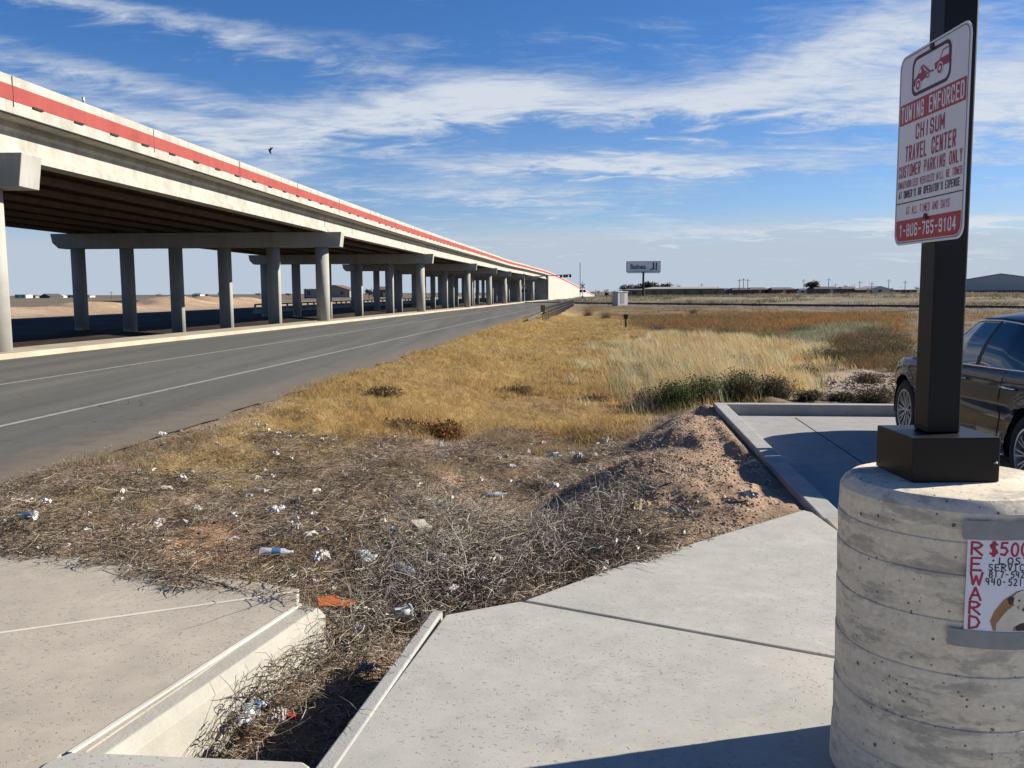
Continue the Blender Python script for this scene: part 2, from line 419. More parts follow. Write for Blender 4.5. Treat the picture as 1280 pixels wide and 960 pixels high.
def terrain(x, y, micro=True):
    x = np.asarray(x, float); y = np.asarray(y, float)
    s = x - xc(y); rz = roadz(y)
    field = -.6*ss(y, 5.5, 17) - .37*ss(y, 50, 105) + 0*x
    near = .02*(1-ss(y, 4.5, 9))
    base = field + near
    # right/eastern field gently undulating
    base = base + .16*fbm(x/9, y/14, 3)*ss(y, 14, 30)
    # road bank
    t = ss(s, -5.0, -1.4)
    z = (rz-.03)*(1-t) + base*t
    # swale centreline from the culvert mouth
    sw = seg_d(x, y, [(-.7, 4.3), (.1, 6.5), (.8, 9.5), (2.0, 14), (4.5, 30), (9, 60)])
    z = z - .16*np.exp(-(sw/.9)**2)*(1-ss(y, 12, 30))
    # dirt fill against the lot kerbs
    a, b = lot_ab(x, y)
    out_l = np.where(b < LOTB+.3, np.maximum(-a, 0), 9)
    dl = np.hypot(np.maximum(-a, 0), np.maximum(b-LOTB-.25, 0))
    fill = 0.0 - (dl/2.6)*.45
    inb = (a > -4) & (b > -3)
    z = np.where(inb, np.maximum(z, fill - .1*ss(dl, 0, .3)), z)
    # spoil pile left of the kerb
    for px, py, hh, rx, ry, an in [(1.72, 8.8, .17, .6, 1.6, -.16), (1.30, 7.7, .13, .7, 1.1, .2), (2.10, 10.7, .17, .6, .9, 0), (1.45, 6.8, .09, .6, .7, 0)]:
        dx, dy = x-px, y-py; c, s_ = math.cos(an), math.sin(an)
        q = ((dx*c+dy*s_)/rx)**2 + ((-dx*s_+dy*c)/ry)**2
        z = z + hh*np.exp(-q)
    lim = .03 + .75*np.maximum(-a, 0) + .75*np.maximum(b-LOTB-.2, 0)
    z = np.where((a > -3) & (b > -2) & (b < LOTB+3) & (a < 40), np.minimum(z, lim), z)
    # under the bridge: a broad drain
    u = ss(-s, 17.0, 19.2)
    drain = -.8 + .35*ss(-s, 24, 30)
    z = np.where(s < -17.0, (-.0+rz)*(1-u)+drain*u, z)
    far_l = ss(-s, 38, 46)
    z = z + np.where(s < -38, far_l*(.25), 0)
    # tan berms beyond the bridge
    bz = 1.6*np.exp(-((s+60)/5)**2)*ss(y, 25, 40)*(1-ss(y, 150, 170))*(.65+.7*fbm(y/7, s/9, 3))
    z = z + np.where(s < -44, np.maximum(bz, 0), 0)
    # railway bank
    rd = raild(x, y)
    z = np.where((y > 60), np.maximum(z, -1.0+.27*(1-ss(np.abs(rd), 1.8, 4.0))), z)
    z = z + 1.0*ss(rd, 12, 40)*ss(y, 60, 120)*(s > -3)
    # under the road
    z = np.where((s > -15.6) & (s < -5.25), rz-.12, z)
    z = np.where((s > -17.3) & (s <= -15.5), rz-.05, z)
    # under slabs and lot
    m = 0*z
    if micro:
        f = np.clip(1.0/(1+np.maximum(y, 0)/12), .25, 1)
        m = .075*fbm(x*1.9, y*1.9, 4) + .022*fbm(x*9, y*9, 3)
        m = m + .16*fbm(x*1.05+40, y*.8+9, 3)*(y < 14)*ss(s, -5.0, -4.0)*(1-ss(y, 11, 14))
        m = m + .10*fbm(x*.55, y*.35, 4)*ss(y, 9, 14)*ss(s, -5.2, -3.5)
        m = m*np.where(s < -5.0, .25, 1)
        z = z + m
        lump = np.exp(-((x-1.8)/1.1)**2-((y-8.5)/2.4)**2)
        z = z + lump*.05*np.abs(fbm(x*6, y*6, 3))
    lim = .0 + .6*np.maximum(-a-.02, 0) + .6*np.maximum(b-LOTB-.2, 0)
    z = np.where((a > -3) & (b > -2) & (b < LOTB+3) & (a < 40), np.minimum(z, lim), z)
    dW = np.minimum(sdist(x, y, WALK), sdist(x, y, LEFTP))
    near_s = (1-ss(dW, .0, .5))*(y < 7)
    dip = .30*np.exp(-(seg_d(x, y, [(-.34, 4.25), (.03, 4.42), (.62, 5.0)])/.33)**2)
    z = z*(1-near_s) + (.035+.5*m)*near_s - dip*(y > 4.0)
    ch = inpoly(x, y, CHAN)
    cz = -.10 - .17*ss(x-(-1.31+.26*(y-2.87)), .15, .5) - .10*(1-ss(y, 2.9, 4.6)) - .06*(x < -1.30+.28*(y-2.87))
    z = np.where(ch, cz + m, z)
    z = np.where(dW < 0, -.45, z)
    z = np.where((a > .08) & (b < LOTB+.09) & (a < 60) & (b > -16), -.35, z)
    z = np.where((y < 2.86) & (x < -.6) & (x > -4.4) & (y > -14), -.45, z)
    return z
RA = Vector((23.4, 162)); RB = Vector((61.0, 109)); RDIR = (RB-RA).normalized(); RN = Vector((-RDIR.y, RDIR.x))
def raild(x, y): return (x-RA.x)*RN.x + (y-RA.y)*RN.y
if raild(0, 500) < 0: RN = -RN
def tz(x, y, micro=True): return float(terrain(np.array([x]), np.array([y]), micro)[0])
def G(u, v):
    """where the sight line of a photograph pixel meets the ground"""
    x, y, w_ = ray(u, v)
    lo, hi = 2.5, 1600.0
    for n in (160, 40):
        t = lo*(hi/lo)**np.linspace(0, 1, n)
        h = CAM_H + w_*t <= terrain(x*t, y*t, False)
        k = int(np.argmax(h)) if h.any() else n-1
        lo, hi = float(t[max(k-1, 0)]), float(t[k])
    return (x*hi, y*hi)

# ------------------------------------------------------------------ ground sheet
nx, ny = 760, 900
yy = np.concatenate([np.linspace(-60, 2.0, 30)[:-1], 2.0*(7000/2.0)**np.linspace(0, 1, ny-29)])
a_ = np.linspace(-1, 1, nx); a_ = np.sign(a_)*(np.abs(a_)*.55+np.abs(a_)**3*.45)
YY = np.repeat(yy[:, None], nx, 1); HW = 14 + 1.6*np.abs(YY)
XX = a_[None, :]*HW
ZZ = terrain(XX, YY)
def zone(u_v): return [G(*p) for p in u_v]
Zp = {
 'golden': zone([(205,575),(300,522),(420,472),(560,424),(655,400),(700,389),(745,389),(785,430),(795,500),(770,545),(700,548),(600,546),(520,548),(440,560),(360,590),(300,592),(240,585)]),
 'gold2': zone([(195,560),(270,550),(330,590),(320,610),(240,590),(190,585)]),
 'gold3': zone([(60,615),(140,598),(145,612),(80,628)]),
 'org1': zone([(215,640),(280,650),(340,680),(335,700),(260,705),(200,685)]),
 'org2': zone([(90,646),(160,643),(160,656),(95,660)]),
 'org3': zone([(575,590),(625,594),(620,612),(580,612)]),
 'org4': zone([(590,660),(700,610),(760,615),(690,668),(600,680)]),
 'pile': zone([(735,600),(830,530),(895,512),(1000,638),(880,682),(800,660),(740,640)]),
 'tallg': zone([(770,500),(775,440),(800,420),(900,425),(1040,445),(1050,480),(980,500),(800,515)]),
 'brown1': zone([(780,396),(900,392),(1145,392),(1145,412),(930,412),(840,425),(780,412)]),
 'greyg': zone([(930,412),(1145,408),(1145,428),(1060,448),(940,432)]),
 'brown2': zone([(1040,440),(1145,415),(1145,475),(1060,460)]),
 'sand': zone([(1040,470),(1145,462),(1145,503),(1060,498)]),
 'green1': zone([(760,440),(790,435),(795,465),(765,470)]),
}
def zmask(name, x, y, soft=.25, amp=1.0):
    d = 1/(1+0*x)
    dist = np.hypot(x, y)
    wa = amp*dist*.05
    wx = x + wa*fbm(x/(.12*dist+.2)+3, y/(.12*dist+.2), 4); wy = y + 2*wa*fbm(x/(.12*dist+.2)+31, y/(.12*dist+.2)+7, 4)
    return 1-ss(sdist(wx, wy, Zp[name]), -soft*dist*.06, soft*dist*.06)
def albedo(x, y):
    s = x-xc(y); n = np.shape(x)
    c = np.zeros(n+(3,))
    def lay(m, col):
        nonlocal c
        m = np.clip(m, 0, 1)[..., None]; c = c*(1-m) + m*np.array(col)
    nz = fbm(x/3.0, y/5.0, 5); nb = fbm(x/30, y/60, 4)
    lay(np.ones(n), (.30, .225, .13))
    lay(ss(nb, -.1, .35), (.24, .19, .12))
    lay(ss(nz, .1, .4)*.7, (.42, .33, .21))
    lay((y < 16)*1.0*ss(-s, -9, 3)*(1-ss(y, 12, 16)), (.42, .30, .20))
    lay(((y < 15) & (x > -6))*ss(fbm(x*1.3, y*1.3, 5), .0, .3)*(1-ss(y, 12, 15))*.7, (.56, .38, .25))
    # road shoulder
    lay((1-ss(s, -5.3, -4.6+.5*nz))*(s > -6)*1.0, (.30, .25, .18))
    for nm, col, k in [('golden', (.62, .42, .18), 1), ('gold2', (.52, .37, .16), .9), ('gold3', (.52, .40, .21), .8), ('brown1', (.21, .115, .05), .95), ('greyg', (.36, .32, .23), .9),
                    ('brown2', (.15, .09, .05), .85), ('sand', (.66, .50, .37), 1), ('tallg', (.44, .34, .20), 1), ('green1', (.12, .15, .06), .8),
                    ('org1', (.66, .38, .21), 1), ('org2', (.66, .42, .26), .9), ('org3', (.66, .44, .28), 1), ('org4', (.60, .40, .26), .8), ('pile', (.60, .41, .27), 1)]:
        lay(zmask(nm, x, y, .5 if nm in ('golden', 'brown1', 'brown2', 'greyg', 'tallg') else .25, 2.0 if nm in ('brown1', 'brown2', 'greyg') else 1.0)*k, col)
    g = np.clip(zmask('golden', x, y), 0, 1)
    lay(g*ss(fbm(x*.8+9, y*.5, 4), .0, .25)*.75, (.27, .18, .09))
    lay(g*ss(fbm(x*.5+2, y*.22+5, 4), .05, .3)*.6, (.46, .28, .11))
    # bridge shade put into the dark soil colour; berms and fields beyond
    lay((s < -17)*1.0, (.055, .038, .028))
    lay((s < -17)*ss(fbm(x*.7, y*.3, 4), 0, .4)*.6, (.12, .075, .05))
    lay(ss(-s, 44, 48)*1.0, (.62, .43, .27))
    lay(ss(-s, 44, 48)*ss(fbm(x/3, y/3, 4), 0, .3)*.7, (.74, .58, .42))
    lay(ss(-s, 66, 70)*1.0, (.24, .20, .14))
    lay(ss(-s, 66, 70)*ss(fbm(x/60, y/12, 3), -.1, .2)*1.0, (.33, .26, .17))
    # railway ballast and far fields
    rd = raild(x, y)
    lay((y > 50)*(s > -4)*ss(rd, 5, 12), (.37, .31, .20))
    lay((y > 50)*(s > -4)*ss(rd, 5, 12)*ss(fbm(x/18, y/9, 4), 0, .3)*.7, (.20, .17, .11))
    lay((y > 50)*(1-ss(np.abs(rd), 3.2, 4.6)), (.27, .24, .21))
    far = ss(y, 350, 800)
    lay(far, (.26, .215, .145))
    lay(far*ss(fbm(x/150, y/60, 3), 0, .25), (.19, .17, .11))
    a, b = lot_ab(x, y)
    return c
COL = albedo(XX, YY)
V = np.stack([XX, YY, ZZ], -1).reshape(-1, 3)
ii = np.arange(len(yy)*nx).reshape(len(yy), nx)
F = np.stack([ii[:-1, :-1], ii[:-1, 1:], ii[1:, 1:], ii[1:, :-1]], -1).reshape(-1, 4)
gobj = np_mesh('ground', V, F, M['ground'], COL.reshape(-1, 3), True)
tag(gobj, kind='structure')

# ------------------------------------------------------------------ road
def strip(name, mat, s0, s1, y0, y1, dz, step=1.0, jit=0.0, kind='structure', col=None, ncol=1, parent=None):
    ys = []
    y = y0
    while y < y1: ys.append(y); y += step*(1 if y < 60 else 4)
    ys.append(y1); ys = np.array(ys)
    S = np.linspace(s0, s1, ncol+1)
    Xs = xc(ys)[:, None]+S[None, :]
    if jit: Xs[:, -1] += jit*fbm(ys*1.3, ys*0, 4)
    Ys = np.repeat(ys[:, None], ncol+1, 1)
    Zs = roadz(Ys)+dz
    if callable(col): cc = col(S[None, :]+0*Xs, Ys)
    else: cc = np.zeros(Xs.shape+(3,))
    i = np.arange(Xs.size).reshape(Xs.shape)
    F = np.stack([i[:-1, :-1], i[:-1, 1:], i[1:, 1:], i[1:, :-1]], -1).reshape(-1, 4)
    o = np_mesh(name, np.stack([Xs, Ys, Zs], -1).reshape(-1, 3), F, mat, cc.reshape(-1, 3))
    if kind: tag(o, kind=kind)
    if parent: o.parent = parent
    return o
def dirtcol(S, Y):
    m = .85*ss(S, -7.0, -5.1); return np.repeat(m[..., None], 3, -1)
strip('road', M['asphalt'], -15.5, -5.0, -60, 900, 0, .4, .22, ncol=24, col=dirtcol)
strip('edge_line', M['line'], -7.46, -7.35, -60, 420, .004, 2)
strip('lane_line', M['line'], -11.08, -10.97, -60, 420, .004, 2)
# kerb strip beside the bridge
ys = np.concatenate([np.arange(-60, 60, 2.0), np.arange(60, 430, 5.0)])
vs = []; fs = []
for i, y in enumerate(ys):
    x0 = float(xc(y)); z0 = float(roadz(y)); j = .12*float(fbm(np.array([y*.4]), np.array([3.]), 3)[0])
    vs += [(x0-15.5, y, z0-.05), (x0-15.52, y, z0+.15), (x0-17.1+j, y, z0+.16), (x0-17.2+j, y, z0-.2)]
    if i: fs += [tuple(4*i+k for k in (-4, -3, 1, 0)), tuple(4*i+k for k in (-3, -2, 2, 1)), tuple(4*i+k for k in (-2, -1, 3, 2))]
tag(MB().add(vs, fs).build('kerb_strip', M['strip']), kind='structure')

# ------------------------------------------------------------------ slabs, lot, kerbs
ZS = .10
mb = MB().prism([(-.605,-14),(-.605,2.77),(-.33,4.16),(.03,4.34),(.045,4.335),(2.10,3.215),(1.86,-14)], -.4, ZS)
tag(mb.build('pavement', M['slab_grey'], bevel=.008), kind='structure')
mb = MB().prism([(.055,4.352),(.53,4.84),(1.08,5.33),(2.06,6.17),(2.10,6.1),(2.10,3.235)], -.4, ZS)
tag(mb.build('pavement', M['slab_grey'], bevel=.008), kind='structure')
tag(MB().prism([(-.6,-14),(-.6,2.77),(-.3,4.14),(2.07,6.1),(2.105,5.6),(2.105,-14)], -.38, ZS-.02).build('pavement_joint', M['dark_joint']), kind='structure')
# left apron in two bays with the pale joint between
JL = [(-4.4,3.08),(-2.36,3.95),(-1.47,4.33)]
mb = MB().prism([(-4.4,-14),(-4.4,3.08),(-2.36,3.945),(-1.12,4.475),(-1.075,4.29),(-1.29,3.47),(-1.455,2.88),(-1.53,2.86),(-1.53,-14)], -.4, ZS+.004)
tag(mb.build('apron_slab', M['slab_warm'], bevel=.008), kind='structure')
mb = MB().prism([(-4.4,3.09),(-4.4,5.6),(-3.09,5.22),(-2.57,5.14),(-2.06,4.93),(-1.83,4.84),(-1.13,4.55),(-1.12,4.485),(-2.36,3.955)], -.4, ZS+.004)
tag(mb.build('apron_slab', M['slab_warm'], bevel=.008), kind='structure')
mb = MB().prism([(-4.4,3.068),(-4.4,3.092),(-2.36,3.962),(-1.12,4.50),(-1.12,4.475),(-2.36,3.938)], -.1, ZS+.008)
tag(mb.build('apron_joint', M['pale_joint']), kind='structure')

# culvert head walls (left wall with a chamfered lip, right wall, cross slab)
cul = tag(empty('culvert', (-1, 3, 0)), 'open concrete drainage channel with a pale chamfered wall, choked with twigs between two slabs', 'culvert')
def place(o, par):   # keep world coordinates under a parent with an offset
    o.parent = par; o.matrix_parent_inverse = Matrix.Translation(-Vector(par.location)) if par.rotation_euler.z == 0 else par.matrix_world.inverted()
    return o
def profile_ext(A, B, prof, dirv):
    """profile points (offset along dirv, z) swept from A to B"""
    n = len(prof)
    vs = [(A[0]+dirv[0]*p, A[1]+dirv[1]*p, z) for p, z in prof] + [(B[0]+dirv[0]*p, B[1]+dirv[1]*p, z) for p, z in prof]
    return MB().add(vs, [tuple(range(n)), tuple(range(n, 2*n))] + [(i, (i+1) % n, n+(i+1) % n, n+i) for i in range(n)])
o = profile_ext((-1.49, 2.865), (-1.06, 4.30), [(0, -.5), (0, .102), (.085, .096), (.125, .058), (.125, -.5)], (1, -.18))
place(o.build('left_wall'.replace('left_', 'side_'), M['wall_light'], bevel=.004), cul)
o = profile_ext((-1.515, 2.865), (-1.075, 4.30), [(0, -.2), (0, .112), (.018, .112), (.018, -.2)], (1, -.18))
place(o.build('slab_lip', M['pale_joint']), cul)
o = MB().prism([(-.685,2.6),(-.395,4.22),(-.345,4.20),(-.615,2.6)], -.5, ZS+.006)
place(o.build('side_wall', M['kerb'], bevel=.008), cul)
o = MB().prism([(-1.56,-14),(-1.56,2.80),(-1.50,2.872),(-.70,2.795),(-.665,2.76),(-.665,-14)], -.5, ZS+.012)
place(o.build('cross_slab', M['slab_grey'], bevel=.012), cul)

# lot
ZL = -.08
pl = [lotp(.17,-16), lotp(.17,LOTB-.0), lotp(60,LOTB-.0), lotp(60,-16)]
tag(MB().prism(pl, -.3, ZL).build('parking_lot', M['lot']), kind='structure')
for a0 in (1.05, 4.2):
    tag(MB().prism([lotp(a0,-12), lotp(a0,LOTB-.25), lotp(a0+.012,LOTB-.25), lotp(a0+.012,-12)], ZL, ZL+.003).build('lot_joint', M['dark_joint']), kind='structure')
def kerb_mesh(pts_in, pts_out, zt, zb):
    n = len(pts_in)
    v = [(p[0], p[1], z) for z in (zb, zt) for p in pts_in] + [(p[0], p[1], z) for z in (zb, zt) for p in pts_out]
    f = []
    for i in range(n-1):
        f += [(i, i+1, n+i+1, n+i), (2*n+i, 3*n+i, 3*n+i+1, 2*n+i+1), (n+i, n+i+1, 3*n+i+1, 3*n+i), (i, 2*n+i, 2*n+i+1, i+1)]
    f += [(0, n, 3*n, 2*n), (n-1, 3*n-1, 4*n-1, 2*n-1)]
    return MB().add(v, f)
kb = kerb_mesh([lotp(.17,.42), lotp(.17,LOTB), lotp(40,LOTB)], [lotp(0,.42), lotp(0,LOTB+.17), lotp(40,LOTB+.17)], .07, -.4)
tag(kb.build('kerb', M['kerb'], bevel=.012), kind='structure')
kb = kerb_mesh([lotp(.18,-16), lotp(.18,.41)], [lotp(.012,-16), lotp(.012,.41)], .075, -.4)
tag(kb.build('kerb', M['slab_warm'], bevel=.012), kind='structure')

# ------------------------------------------------------------------ overpass
_zk = [(-60,7.55),(24,7.42),(54,7.3),(84,7.27),(115,7.36),(139,7.42),(160,7.4),(195,7.5),(235,7.1),(265,6.25),(300,5.05),(360,2.7),(430,.1),(460,-.4)]
def btop(y): return float(np.interp(y, [k[0] for k in _zk], [k[1] for k in _zk]))
def btops(y):    # smoothed
    return sum(btop(y+d) for d in (-12, -6, 0, 6, 12))/5
DL, DR = -31.9, -15.35
def path_ext(prof, y0, y1, step=4.0, mb=None, zoff=None):
    """prof points are (offset from the road line, height below/above the barrier top)"""
    n = len(prof); ys = [y0]
    while ys[-1]+step*1.3 < y1: ys.append(ys[-1]+step)
    ys.append(y1)
    vs = []; fs = []
    for i, y in enumerate(ys):
        x0 = float(xc(y)); zt = btops(y)
        vs += [(x0+p, y, zt+q) for p, q in prof]
        if i: fs += [((i-1)*n+k, (i-1)*n+(k+1) % n, i*n+(k+1) % n, i*n+k) for k in range(n)]
    fs += [tuple(range(n)), tuple((len(ys)-1)*n+k for k in range(n))]
    return (mb or MB()).add(vs, fs)
BENTS = [-35, -5.2, 24.2, 53.7, 84, 115, 139, 162, 187, 211]
ABUT = 236
ov = tag(empty('overpass', (float(xc(24))-16, 24, 0)), 'long concrete highway overpass on round columns with a red painted stripe along its barrier', 'overpass')
def part(mb, name, mat, par, **k): return place(mb.build(name, mat, **k), ov) if par is ov else mb.build(name, mat, par, **k)
part(path_ext([(DR,-.80),(DR,-1.0),(DR-.06,-1.0),(DR-.08,-.985),(DR-.12,-1.01),(DL+.1,-1.01),(DL,-1.0),(DL,-.80)], -60, 430), 'deck', M['bridge'], ov)
part(path_ext([(DR,-.80),(DR,0),(DR-.18,0),(DR-.32,-.45),(DR-.36,-.80)], -60, 432), 'barrier', M['bridge'], ov)
part(path_ext([(DL,-.80),(DL,0),(DL+.18,0),(DL+.32,-.45),(DL+.36,-.80)], -60, 432), 'barrier', M['bridge'], ov)
part(path_ext([(DR-.01,-.25),(DR+.012,-.25),(DR+.012,-.655),(DR-.01,-.655)], -60, 426), 'painted_stripe', M['red'], ov)
part(path_ext([(DR+.0,-.985),(DR+.022,-.985),(DR+.03,-1.02),(DR-.0,-1.035)], -60, 236), 'drip_shade_line', M['black'], ov)  # black line along the slab edge; shade below the overhang painted as a strip
def bx(y, off, z): return (float(xc(y))+off, y, z)
for y in np.arange(1.6, 110, 1.96):
    if abs(((y-24.1) % 7.55)) < .7: continue
    z = btops(y)-.665
    mb = MB(); x0 = float(xc(y))
    mb.add([(x0+DR-.02,y-.22,z-.028),(x0+DR+.016,y-.22,z-.028),(x0+DR+.016,y-.22,z+.028),(x0+DR-.02,y-.22,z+.028)]+[(x0+DR-.02+.05,y+.22,z-.028),(x0+DR+.016+.05,y+.22,z-.028),(x0+DR+.016+.05,y+.22,z+.028),(x0+DR-.02+.05,y+.22,z+.028)],
           [(0,1,2,3),(4,5,6,7),(0,1,5,4),(1,2,6,5),(2,3,7,6),(3,0,4,7)])
    part(mb, 'drain_slot', M['black'], ov)
for y in np.arange(24.1-22.65, 150, 7.55):
    z = btops(y); x0 = float(xc(y))
    part(MB().box(x0+DR-.05, x0+DR+.015, y-.012, y+.012, z-.80, z-.012), 'barrier_joint', M['black'], ov)
# girders: I-sections, eight to a span
GP = [(-.28,-2.02),(.28,-2.02),(.28,-1.87),(.09,-1.70),(.09,-1.27),(.18,-1.18),(.18,-1.01),(-.18,-1.01),(-.18,-1.18),(-.09,-1.27),(-.09,-1.70),(-.28,-1.87)]
spans = list(zip(BENTS[:-1], BENTS[1:]))+[(BENTS[-1], ABUT)]
for y0, y1 in spans:
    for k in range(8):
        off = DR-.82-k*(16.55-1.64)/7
        m_ = M['bridge'] if k == 0 else M['girder_shaded']  # inner girders take the copy with shade in its colour
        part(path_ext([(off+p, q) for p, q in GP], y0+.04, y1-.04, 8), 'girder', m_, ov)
for y in BENTS:
    x0 = float(xc(y)); zc_ = btops(y)-2.04; h = .87; r = x0+DR+.35; l = x0+DL-.35
    mb = MB(); yh = .5
    vs = [(l, zc_), (l+.1, zc_-h*.62), (l+.45, zc_-h), (r-.12, zc_-h), (r, zc_)]
    mb.add([(a, y-yh, b) for a, b in vs]+[(a, y+yh, b) for a, b in vs], [(0,1,2,3,4),(5,6,7,8,9)]+[(i,(i+1)%5,5+(i+1)%5,5+i) for i in range(5)])
    cap = part(mb, 'bent_cap', M['bridge_grey'], ov, bevel=.02)
    for k in range(6):
        cx = x0+DR-.95-k*2.92; g = min(tz(cx, y, False), tz(cx+.4, y, False))-.25
        c_ = MB().lathe([(.40, g), (.40, zc_-h)], 28, (cx, y, 0)).build('column', M['bridge_grey'], smooth_=False)
        for p in c_.data.polygons: p.use_smooth = len(p.vertices) == 4
        c_.parent = cap; c_.matrix_parent_inverse = cap.matrix_world.inverted() if False else Matrix.Identity(4)
# abutment and retaining walls
ya = ABUT
def wall_strip(off, th, mat, name):
    vs = []; fs = []
    ys = list(np.arange(ya, 432, 6.0)); 
    for i, y in enumerate(ys):
        x0 = float(xc(y)); zt = max(btops(y)-1.0, float(roadz(y))-.2); zb = float(roadz(y))-.6
        vs += [(x0+off, y, zb), (x0+off, y, zt), (x0+off-th, y, zt), (x0+off-th, y, zb)]
        if i: fs += [tuple((i-1)*4+k for k in (0,1))+tuple(i*4+k for k in (1,0)), tuple((i-1)*4+k for k in (1,2))+tuple(i*4+k for k in (2,1)), tuple((i-1)*4+k for k in (2,3))+tuple(i*4+k for k in (3,2))]
    fs += [(0,1,2,3)]
    return part(MB().add(vs, fs), name, mat, ov)
wall_strip(DR-.02, .4, M['retain'], 'retaining_wall')
wall_strip(DL+.42, .4, M['retain'], 'retaining_wall')
x0 = float(xc(ya))
part(MB().box(x0+DL+.45, x0+DR-.45, ya+.2, ya+.7, -1.2, btops(ya)-1.05), 'abutment_wall', M['bridge_grey'], ov)
# small post standing on the barrier
xx, _, zz_ = PY(113, 140, 27.6)
p_ = tag(empty('delineator_post', (float(xc(27.6))+DR-.1, 27.6, btops(27.6))), 'short white post standing on top of the overpass barrier', 'post', kind=None)
MB().box(-.03,.03,-.03,.03,0,.10).build('base', M['steel'], p_); MB().box(-.022,.022,-.05,.05,.10,.20).build('reflector_plate', M['white'], p_)

# ------------------------------------------------------------------ text
def text_tris(s, bold=.0):
    cu = bpy.data.curves.new('t', 'FONT'); cu.body = s; cu.size = 1; cu.offset = bold; cu.resolution_u = 4
    o = bpy.data.objects.new('t', cu); C.objects.link(o)
    dg = bpy.context.evaluated_depsgraph_get(); me = bpy.data.meshes.new_from_object(o.evaluated_get(dg))
    me.calc_loop_triangles()
    v = np.array([p.co[:2] for p in me.vertices]); f = [tuple(t.vertices) for t in me.loop_triangles]
    bpy.data.objects.remove(o); bpy.data.curves.remove(cu); bpy.data.meshes.remove(me)
    return v, f
def fit_text(s, x0, x1, y0, y1, bold=.02):
    """y down; returns verts (u,v) and faces"""
    v, f = text_tris(s, bold); a, b = v.min(0), v.max(0)
    v = (v-a)/(b-a); return np.stack([x0+v[:, 0]*(x1-x0), y1-v[:, 1]*(y1-y0)], 1), f
def flat_paint(name, pieces, mat, mapf, par):
    mb = MB()
    for v, f in pieces: mb.add([mapf(*p) for p in v], f)
    return mb.build(name, mat, par, fixn=False)

# ------------------------------------------------------------------ lamp post on its round footing
M['sign_white'] = simple('sign_white_sheet', (.70, .69, .72), .4, var=.03, k=1)
M['sign_red'] = simple('sign_red_ink', (.30, .012, .035), .4, var=.06, k=1)
M['sign_redflat'] = simple('sign_bright_red_ink', (.38, .012, .025), .4, var=.06, k=1)
M['sign_dark'] = simple('sign_dark_ink', (.10, .02, .05), .5)
def ringed_concrete():
    m, t, b = new_mat('cast_footing_concrete')
    g = t.nodes.new('ShaderNodeTexCoord')
    mp = t.nodes.new('ShaderNodeMapping'); t.links.new(g.outputs['Object'], mp.inputs[0]); mp.inputs['Scale'].default_value = (1, 1, 3)
    n = tnoise(t, 5.5, 9, .68, mp.outputs[0], .25)
    c = ramp(t, n, [(.30, (.42, .37, .29)), (.44, (.54, .48, .385)), (.49, (.74, .645, .49)), (.60, (.78, .68, .52)), (.75, (.84, .74, .57))])
    fine_ = tnoise(t, 45, 6, .75, g.outputs['Object'])
    c = mixc(t, 1.0, c, ramp(t, fine_, [(.3, (.82,)*3), (.7, (1.12,)*3)]), 'MULTIPLY')
    mp2 = t.nodes.new('ShaderNodeMapping'); t.links.new(g.outputs['Object'], mp2.inputs[0]); mp2.inputs['Scale'].default_value = (2, 2, 22)
    c = mixc(t, 1.0, c, ramp(t, tnoise(t, 1.6, 5, .6, mp2.outputs[0]), [(.3, (.88,)*3), (.7, (1.07,)*3)]), 'MULTIPLY')
    pit = None
    for sc_, ex, mx_ in ((34, 8.0, .22), (70, 7.0, .30)):
        vo = t.nodes.new('ShaderNodeTexVoronoi'); vo.inputs['Scale'].default_value = sc_; t.links.new(g.outputs['Object'], vo.inputs[0])
        sc = t.nodes.new('ShaderNodeSeparateColor'); t.links.new(vo.outputs['Color'], sc.inputs[0])
        rad = mth(t, 'MULTIPLY', mth(t, 'POWER', sc.outputs[0], ex), mx_)
        q = mth(t, 'SUBTRACT', 1.0, smooth(t, mth(t, 'SUBTRACT', mth(t, 'ADD', vo.outputs['Distance'], mth(t, 'MULTIPLY', mth(t, 'SUBTRACT', tnoise(t, sc_*4, 3), .5), .30)), rad), -.03, .03))
        pit = q if pit is None else mth(t, 'MAXIMUM', pit, q)
    c = mixc(t, mth(t, 'MULTIPLY', pit, .8), c, (.07, .06, .05))
    t.links.new(c, b.inputs['Base Color']); b.inputs['Roughness'].default_value = .9; b.inputs['Specular IOR Level'].default_value = .2
    h = mth(t, 'ADD', mth(t, 'MULTIPLY', tnoise(t, 60, 6, .7), .35), mth(t, 'MULTIPLY', pit, -1.5))
    bump(t, b, h, .7, .006)
    return m
M['footing'] = ringed_concrete()
FC = (1.392, 2.75); FR = .336; FT = 1.06
pole = tag(empty('light_pole', (FC[0], FC[1], ZS)), 'square dark bronze light pole bolted on a round pitted concrete footing beside the car', 'light pole')
prof = [(.362, -.3)]
z = -.02
rings = [.14, .30, .46, .62, .755, .85]
prof = [(FR+.01, -.35), (FR+.008, 0)]
for i, z in enumerate(rings):
    prof += [(FR+.0045, z-.010), (FR+.004, z-.003), (FR-.0005, z), (FR+.001, z+.004), (FR+.002, z+.012)]
prof += [(FR, .925), (FR-.010, .942), (FR-.030, .957), (FR-.05, .960), (.0001, .962)]
mb = MB().lathe(prof, 128)
